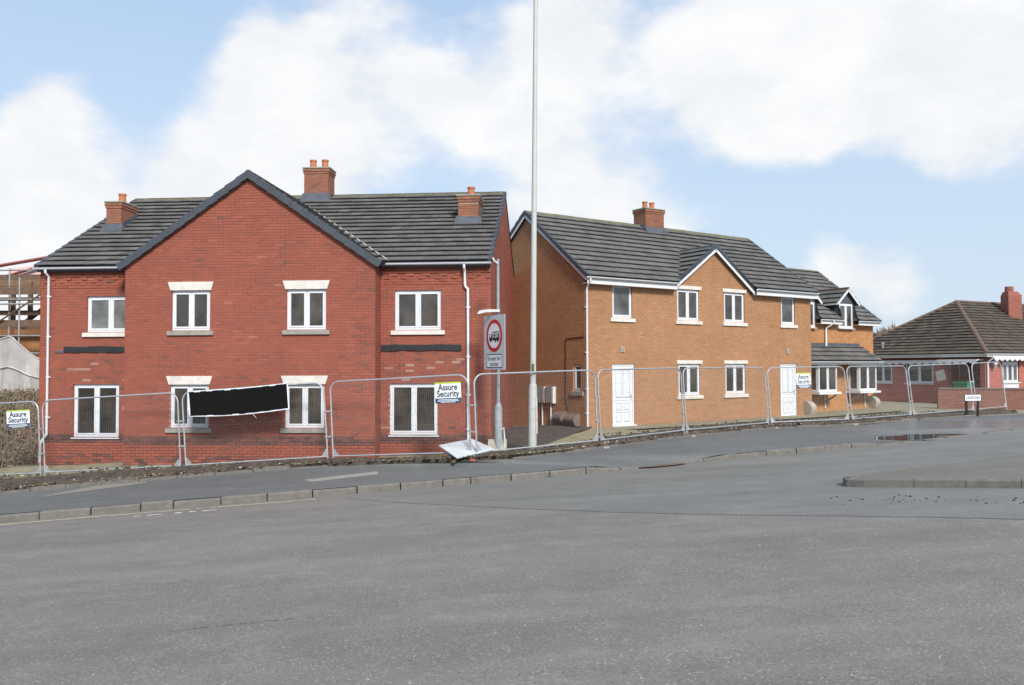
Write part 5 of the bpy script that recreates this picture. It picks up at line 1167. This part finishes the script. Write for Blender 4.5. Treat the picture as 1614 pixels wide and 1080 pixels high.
def security_sign(i, s_, t, w, h, label):
    a, b_, u, v, hn, Wd, f = PANELS[i]; fr = Fr(0, 0, 0); sg = thing('security_sign', label, 'sign', a + u * s_ + v * t, 'security signs on the fence'); o_ = -hn
    c_ = a + u * s_ + v * t + o_ * .04
    def pl(name, mat, y0, y1, e0, e1, parent): mb = MB(); mb.box(c_ + v * (y0 + y1) / 2 + o_ * (e0 + e1) / 2, u * (w / 2), o_ * ((e1 - e0) / 2), v * ((y1 - y0) / 2)); return mb.build(name, mat, parent)
    bd = pl('board', 'board_white', 0, h, 0, .006, sg); pl('lime_strip', 'lime_print', h * .93, h - .0005, .0065, .0085, sg); pl('navy_strip', 'navy_print', .0005, h * .24, .0065, .0085, sg)
    def M(x, y): p = c_ + u * x + v * y + o_ * .0085; return Matrix(((u.x, v.x, o_.x, p.x), (u.y, v.y, o_.y, p.y), (u.z, v.z, o_.z, p.z), (0, 0, 0, 1)))
    text_mesh('Assure', h * .42, 'lettering', 'black_print', M(0, h * .75), sg, bold=h * .008, sx=w / h * .62); text_mesh('Security', h * .42, 'lettering', 'black_print', M(0, h * .44), sg, bold=h * .008, sx=w / h * .62)
    for y, x0, x1 in ((.17, -.38, .38), (.11, -.42, .42), (.05, -.28, .28)): mb = MB(); mb.box(c_ + v * (h * y) + u * (w * (x0 + x1) / 2) + o_ * .0095, u * (w * (x1 - x0) / 2), o_ * .001, v * (h * .014)); mb.build('small_print', 'board_white', sg)
security_sign(0, 3.56, 1.32, .70, .46, 'white security sign hung on the leftmost fence panel'); security_sign(3, 3.12, 1.32, .66, .50, 'white security sign beside the red house window'); security_sign(7, 1.44, 1.25, .60, .53, 'small white security sign beside the far white door')
# black banner with white border, tied along the top of the third panel
bn = thing('banner', 'long black banner with white border tied across the fence', 'banner', (-6.9, 20.8, .5)); NB = 16
def bp(s_, t): 
    tl, tr_, bl, br_ = Vector((-8.22, 20.92, 1.04)), Vector((-5.60, 20.62, 1.25)), Vector((-8.18, 20.92, .40)), Vector((-5.54, 20.62, .60))
    p = tl.lerp(tr_, s_).lerp(bl.lerp(br_, s_), t); p.y += -.02 + .035 * math.sin(s_ * 9 + t * 2) ; p.z += -.055 * math.sin(math.pi * s_) * (.4 + .6 * t); return p
RB_ = random.Random(8)
def strip(name, mat, s0, s1, t0, t1, off, parent):
    mb = MB()
    for k in range(NB):
        a0, a1 = s0 + (s1 - s0) * k / NB, s0 + (s1 - s0) * (k + 1) / NB
        tA, tB = t0, t1
        if name == 'border' and s1 - s0 > .5:
            if t0 < .5: tB = t1 * RB_.uniform(.45, 1.1)
            else: tA = t1 - (t1 - t0) * RB_.uniform(.45, 1.1)
        for j in range(3):
            c0_, c1_ = tA + (tB - tA) * j / 3, tA + (tB - tA) * (j + 1) / 3; q = [bp(a0, c0_), bp(a1, c0_), bp(a1, c1_), bp(a0, c1_)]; mb.hexa([p + Vector((0, off + .004, 0)) for p in reversed(q)], [p + Vector((0, off, 0)) for p in reversed(q)])
    return mb.build(name, mat, parent)
strip('sheet', 'black_banner', 0, 1, 0, 1, 0, bn)
for s0, s1, t0, t1 in ((0, 1, 0, .05), (0, 1, .955, 1), (0, .012, .05, .955), (.988, 1, .05, .955)): strip('border', 'board_white', s0, s1, t0, t1, -.004, bn)
for s_ in (.02, .97): p = bp(s_, 0); MB().tube([p, p + Vector((.03, .02, .07))], .004, 4).build('cable_tie', 'board_white', bn)
p = bp(.63, 1); MB().tube([p, p + Vector((.10, -.02, -.11))], .004, 4).build('cable_tie', 'board_white', bn)

# ================================================================== STREET FURNITURE
lp = thing('lamp_post', 'tall pale grey steel lamp post behind the fence', 'lamp post', (.505, 20.75, -.56)); LPX = lambda z: .50 + (z + .53) * .0119
MB().tube([(LPX(-.8), 20.75, -.8), (LPX(1.12), 20.75, 1.12), (LPX(1.2), 20.75, 1.20)], [.108, .105, .085], 12).build('base_compartment', 'lamp_paint', lp, smooth=True)
MB().tube([(LPX(1.19), 20.75, 1.19), (LPX(12), 20.75, 12.0)], .078, 12, r2=.050).build('shaft', 'lamp_paint', lp, smooth=True)
mb = MB(); mb.bx(LPX(.3) + .07, 20.66, -.05, LPX(.3) + .122, 20.78, .88); mb.build('access_door', 'lamp_paint', lp)
mb = MB(); mb.bx(LPX(1.5) - .03, 20.66, 1.50, LPX(1.5) + .03, 20.672, 1.70); mb.build('sticker', 'leaf_green', lp)
MB().tube([(LPX(12), 20.75, 11.98), (LPX(12), 20.5, 12.15), (LPX(12), 19.2, 12.3)], .04, 8).build('bracket_arm', 'lamp_paint', lp); mb = MB(); mb.bx(LPX(12) - .14, 18.6, 12.24, LPX(12) + .14, 19.25, 12.40); mb.build('lantern', 'lamp_paint', lp)
ts = thing('weight_limit_sign', 'grey lorry weight-limit sign on post with lamp above', 'traffic sign', (-.345, 20.55, -.55))
MB().tube([(-.345, 20.55, -.8), (-.345, 20.55, .62), (-.345, 20.55, .72)], [.105, .100, .062], 10).build('base_compartment', 'post_grey', ts, smooth=True)
MB().tube([(-.345, 20.55, .70), (-.345, 20.55, 4.32)], .045, 10, r2=.036).build('post', 'post_grey', ts, smooth=True)
MB().tube([(-.345, 20.47, 4.20), (-.43, 20.42, 4.26), (-.47, 20.42, 4.34)], .02, 6).build('bracket', 'white_paint', ts)
MB().tube([(-.30, 20.49, .05), (-.21, 20.47, .12), (-.19, 20.47, -.2), (-.20, 20.47, -.55)], .022, 6).build('conduit', 'white_paint', ts)
SGN = Fr(-.430, 20.44, R(-60)); SGN.o -= SGN.u * .0
hw_, z0, z1 = .535, 1.56, 2.91; mb = MB(); SGN.box(mb, -hw_, hw_, z0, z1, 0, .012); mb.build('sign_board', 'sign_grey', ts)
def disc(mb, cx, cz, r0, r1, o0, o1, n=48):
    for k in range(n):
        a0, a1 = 2 * math.pi * k / n, 2 * math.pi * (k + 1) / n; q = [(r0, a0), (r1, a0), (r1, a1), (r0, a1)] if r0 > 0 else [(0, a0), (r1, a0), (r1, a1)]
        mb.hexa([SGN.p(cx + r_ * math.cos(a), cz + r_ * math.sin(a), o0) for r_, a in q], [SGN.p(cx + r_ * math.cos(a), cz + r_ * math.sin(a), o1) for r_, a in q])
    return mb
disc(MB(), 0, 2.40, 0, .31, .0125, .0145).build('sign_face', 'sign_white', ts); disc(MB(), 0, 2.40, .31, .405, .0125, .0155).build('red_ring', 'sign_red', ts)
mb = MB(); 
for a, b_, c, d in ((-.08, .27, 2.31, 2.50), (-.25, -.10, 2.31, 2.44)): SGN.box(mb, a, b_, c, d, .0148, .0165)
SGN.box(mb, -.25, .27, 2.285, 2.312, .0148, .0165)
for x in (-.17, .06, .19): disc(mb, x, 2.28, 0, .045, .0150, .0168, 14)
mb.build('lorry_symbol', 'black_print', ts); mb = MB(); SGN.box(mb, -.225, -.15, 2.37, 2.425, .0166, .0172); mb.build('cab_window', 'sign_white', ts)
text_mesh('7.5T', .17, 'lettering', 'sign_white', face_matrix(SGN, .095, 2.405, .0178), ts, bold=.004)
mb = MB(); SGN.box(mb, -.40, .40, 1.60, 1.945, .0125, .0140); mb.build('plate_border', 'navy_print', ts); mb = MB(); SGN.box(mb, -.375, .375, 1.625, 1.92, .0142, .0155); mb.build('plate', 'sign_white', ts)
text_mesh('Except for', .15, 'lettering', 'black_print', face_matrix(SGN, 0, 1.835, .0165), ts, bold=.001, sx=1.05); text_mesh('access', .15, 'lettering', 'black_print', face_matrix(SGN, 0, 1.70, .0165), ts, bold=.001, sx=1.05)
mb = MB(); pr = [(-.46, 2.96), (-.40, 3.03), (-.2, 3.06), (.10, 3.05), (.10, 2.99), (-.05, 2.99), (-.25, 2.985), (-.42, 2.945)]; LF = Fr(-.40, 20.50, R(-6)); mb.hexa([LF.p(t, z, -.06) for t, z in pr], [LF.p(t, z, .06) for t, z in pr]); mb.build('sign_lamp', 'white_paint', ts)
# street nameplate
sp = thing('street_nameplate', 'small white street nameplate on two black posts at the corner', 'street sign', (18.05, 32.4, -.38)); NF_ = Fr(17.72, 32.35, R(8))
for t in (.09, .58): mb = MB(); NF_.box(mb, t - .035, t + .035, -.5, .47, -.07, -.01); mb.build('post', 'black_print', sp)
mb = MB(); NF_.box(mb, -.02, .70, .22, .50, -.012, .0); mb.build('backing', 'black_print', sp); mb = MB(); NF_.box(mb, .005, .675, .245, .475, .001, .010); mb.build('plate', 'sign_white', sp)
text_mesh('CALEDONIA', .135, 'lettering', 'black_print', face_matrix(NF_, .34, .36, .012), sp, bold=.002, sx=.78)

# ================================================================== ROAD DETAILS
def sheet_on_road(name, pts, mat, dz, cat=None):
    mb = MB(); mb.quad(*[(x, y, road_z(x, y) + dz) for x, y in pts]); return struct(mb.build(name, mat))
def ribbon(name, mat, s0, s1, off, w, dz=.005, wear=0):
    mb = MB(); n = int((s1 - s0) / .12); rnd = random.Random(int(s0 * 10) + 3)
    for k in range(n):
        if rnd.random() < wear: continue
        q = []
        for s_, o_ in ((s0 + (s1 - s0) * k / n, 0), (s0 + (s1 - s0) * (k + 1) / n, 0), (s0 + (s1 - s0) * (k + 1) / n, 1), (s0 + (s1 - s0) * k / n, 1)):
            p = kpt(s_); p2 = kpt(s_ + .1); d = (p2 - p).normalized(); nn = Vector((d.y, -d.x, 0)); x = p + nn * (off + w * o_ * rnd.uniform(.55, 1.0)); q.append((x.x, x.y, road_z(x.x, x.y) + dz))
        mb.quad(*q)
    return struct(mb.build(name, mat))
kx = lambda x: float(np.interp(x, [p.x for p in KF], cum))
ribbon('yellow_line', 'yellow_paint', kx(-14), kx(-7.9), .34, .13, wear=.02); ribbon('yellow_line', 'yellow_paint', kx(-7.9), kx(-4.1), .40, .11, wear=.10); ribbon('white_line_remnant', 'pale_bits', kx(-7.5), kx(-5.9), .95, .16, wear=.35)
# dropped-crossing mud, service cover, patches
mb = MB(); rg = []
for k in range(28):
    th = 2 * math.pi * k / 28; x = 3.60 + .62 * math.cos(th) * (1 + .12 * math.sin(3 * th)); y = 19.78 + .25 * math.sin(th) + .40 * (x - 3.6); rg.append((x, y, road_z(x, y) + .034))
mb.quad(*rg); struct(mb.build('muddy_puddle', 'muddy_water'))
def pav_z(x, y):
    best = None
    for i in range(0, NK):
        a, b_ = KF[i], BF[i]; d = Vector((b_.x - a.x, b_.y - a.y)); w = Vector((x - a.x, y - a.y)); f_ = w.dot(d) / d.dot(d); e = (w - d * f_).length
        if best is None or e < best[0]: best = (e, i, max(0, min(1, f_)))
    return pav_base(best[1], best[2]).z
def on_pavement(name, pts, mat, dz, th=.012, parent=None):
    mb = MB(); z = [pav_z(*p) for p in pts]; mb.hexa([(p[0], p[1], q - .02) for p, q in zip(pts, z)], [(p[0], p[1], q + dz) for p, q in zip(pts, z)]); o = mb.build(name, mat, parent); 
    return o if parent else struct(o)
on_pavement('service_cover', [(-4.50, 18.50), (-3.08, 19.05), (-3.16, 19.30), (-4.72, 18.76)], 'cover_concrete', .012)
mb = MB(); ii = [i for i in range(NK) if -9.2 < KF[i].x < -5.6]
for a, b_ in zip(ii, ii[1:]):
    def fr_(i): q = (i - ii[0]) / (ii[-1] - ii[0]); return (.62 + .30 * q, min(.985, .62 + .75 * q))
    (f0, f1), (g0, g1) = fr_(a), fr_(b_)
    for k in range(4):
        mb.quad(*[pav(i_, lo + (hi - lo) * kk / 4) + Vector((0, 0, .006)) for i_, lo, hi, kk in ((a, f0, f1, k), (b_, g0, g1, k), (b_, g0, g1, k + 1), (a, f0, f1, k + 1))])
struct(mb.build('tarmac_patch', 'patch_tarmac'))
# traffic island on the right
IS = [(5.42, 13.42), (5.62, 13.20), (6.2, 12.80), (7.34, 11.95), (9.2, 10.6), (12, 8.7), (16, 6.3), (22, 3), (28, 2), (30, 8), (26, 14), (18, 16.8), (12.5, 17.0), (10.2, 16.1), (8.2, 15.2), (6.3, 14.35), (5.5, 13.8)]
mb = MB(); mb.hexa([(x, y, road_z(x, y) - .05) for x, y in IS], [(x, y, road_z(x, y) + .115) for x, y in IS]); isl = struct(mb.build('traffic_island', 'island_asphalt'))
pl = [Vector((*p, 0)) for p in IS]; seq = [14, 15, 16, 0, 1, 2, 3, 4, 5, 6]
for a, b_ in zip(seq, seq[1:]):
    p, q = pl[a], pl[b_]; n = max(1, round((q - p).length / .915))
    for k in range(n): kerb_stone(p.lerp(q, k / n), p.lerp(q, (k + 1) / n), isl, .13 if b_ > 1 or a == 0 else .10, .13 if b_ > 1 or a == 0 else .10, w=.13, gap=.006)
# loose things lying about
rnd = random.Random(11)
def bits(name, mat, spots, s0, s1, flat=.5):
    mb = MB()
    for x, y, z in spots:
        s_ = rnd.uniform(s0, s1); a = rnd.uniform(0, 6.28); pts = [(x + s_ * math.cos(a + k * 1.57) * rnd.uniform(.6, 1), y + s_ * math.sin(a + k * 1.57) * rnd.uniform(.6, 1)) for k in range(4)]
        mb.hexa([(px, py, z) for px, py in pts], [(x + (px - x) * .6, y + (py - y) * .6, z + s_ * flat * rnd.uniform(.7, 1.3)) for px, py in pts])
    return stuff(mb.build(name, mat))
def rd(x, y): return (x, y, road_z(x, y))
bits('road_gravel', 'dark_bits', [rd(*(lambda f_: (4.6 + f_ * 5 + rnd.gauss(0, .2), 11.9 - f_ * 2.6 + rnd.gauss(0, .25)))(rnd.random())) for _ in range(170)], .008, .03, .7)['label'] = 'dark stones scattered on the road before the island'
bits('road_grit', 'pale_bits', [rd(rnd.uniform(-9, 9), rnd.uniform(4, 17)) for _ in range(160)], .003, .007, .6)['label'] = 'pale grit scattered over the road'
def soilspots(n, x0, x1):
    out = []
    for _ in range(n):
        i = rnd.randrange(NK)
        while not x0 < BF[i].x < x1: i = rnd.randrange(NK)
        a = BF[i]; d = (BF[min(i + 1, NK - 1)] - BF[max(i - 1, 0)]).normalized(); nn = Vector((-d.y, d.x, 0)); q = a + nn * rnd.uniform(-.05, soil_w(a.x) * 1.05) + d * rnd.uniform(-.2, .2); out.append((q.x, q.y, site_z(q.x, q.y) + .11))
    return out
bits('soil_stones', 'stone_bits', soilspots(500, -15, 18), .012, .05)['label'] = 'stones lying in the soil strip under the fence'
bits('leaf_litter', 'leaf_brown', soilspots(1300, -15, 20), .02, .05, .25)['label'] = 'brown dead leaves along the soil strip'
bits('weeds', 'leaf_green', soilspots(260, -15, 20), .02, .05, .9)['label'] = 'small green weeds along the soil strip'
bits('soil_clods', 'soil', soilspots(900, -15, 18), .03, .08, .7)['label'] = 'dark clods along the soil strip'
bits('litter_scraps', 'pale_bits', soilspots(40, -15, 14), .02, .055, .3)['label'] = 'pale scraps of litter along the fence line'
mb = MB(); rg_ = random.Random(21)
for (x, y, z) in soilspots(420, -15, 20):
    for _ in range(5):
        a = rg_.uniform(0, 6.28); h = rg_.uniform(.03, .10); q = Vector((x + rg_.gauss(0, .03), y + rg_.gauss(0, .03), z - .03)); t_ = q + Vector((math.cos(a) * .05, math.sin(a) * .05, h)); mb.quad(q - Vector((.005, 0, 0)), q + Vector((.005, 0, 0)), t_)
stuff(mb.build('verge_grass', 'verge_green'), 'thin grass growing along the soil strip')
mb = MB()
for x, y in ((-12.15, 20.45), (-12.3, 20.42), (-12.0, 20.5)):
    for _ in range(30): a = rnd.uniform(0, 6.28); h = rnd.uniform(.05, .16); q = Vector((x + rnd.gauss(0, .05), y + rnd.gauss(0, .04), site_z(x, y) - .06)); t_ = q + Vector((math.cos(a) * .08, math.sin(a) * .08, h)); mb.quad(q - Vector((.006, 0, 0)), q + Vector((.006, 0, 0)), t_)
tag(mb.build('grass_tuft', 'leaf_green', base=(-12.15, 20.45, -1.4)), 'bright green grass tuft by the edging at far left', 'grass tuft')
bd = thing('tipped_board', 'dirty white board tipped under the fence beside the sign post', 'board', (-1.1, 19.9, -.5)); mb = MB(); q = [Vector((-1.78, 19.95, -.28)), Vector((-1.30, 19.35, -.52)), Vector((-.42, 19.75, -.36)), Vector((-1.0, 20.35, -.16))]; mb.hexa(q, [p + Vector((0, -.01, .025)) for p in q]); mb.build('sheet', 'sign_grey', bd)
mb = MB(); mb.hexa([Vector(p) for p in ((-1.42, 19.40, -.62), (-1.36, 19.36, -.62), (-1.15, 19.9, -.48), (-1.21, 19.94, -.48))], [Vector(p) for p in ((-1.42, 19.40, -.57), (-1.36, 19.36, -.57), (-1.15, 19.9, -.43), (-1.21, 19.94, -.43))]); mb.build('batten', 'timber', bd)
mb = MB(); q = [Vector(p) for p in ((-.62, 20.45, -.50), (-.14, 20.42, -.48), (-.14, 20.55, -.18), (-.60, 20.58, -.18))]; mb.hexa(q, [p + Vector((0, -.02, .01)) for p in q]); tag(mb.build('plywood_offcut', 'meter_tan', base=(-.4, 20.5, -.5)), 'pale offcut leaning behind the tipped white board', 'board')
mb = MB(); mb.quad(*[rd(*p) for p in ((2.02, 4.33), (2.06, 4.33), (2.07, 4.355), (2.03, 4.36))]); mb.v = [(x, y, z + .006) for x, y, z in mb.v]; tag(mb.build('paper_scrap', 'pale_bits'), 'tiny white paper scrap on the road at lower right', 'litter')
mb = MB(); x = -3.1; pts = []
while x < -1.5: pts.append((x, 6.55 + (x + 3.1) * .18 + rnd.gauss(0, .010))); x += .06
for a, b_ in zip(pts, pts[1:]):
    if rnd.random() < .45: continue
    w_ = rnd.uniform(.003, .010); mb.quad(*[(p[0], p[1], road_z(*p) + .004) for p in (a, b_, (b_[0], b_[1] + w_), (a[0], a[1] + w_))])
struct(mb.build('road_crack', 'dark_bits'))
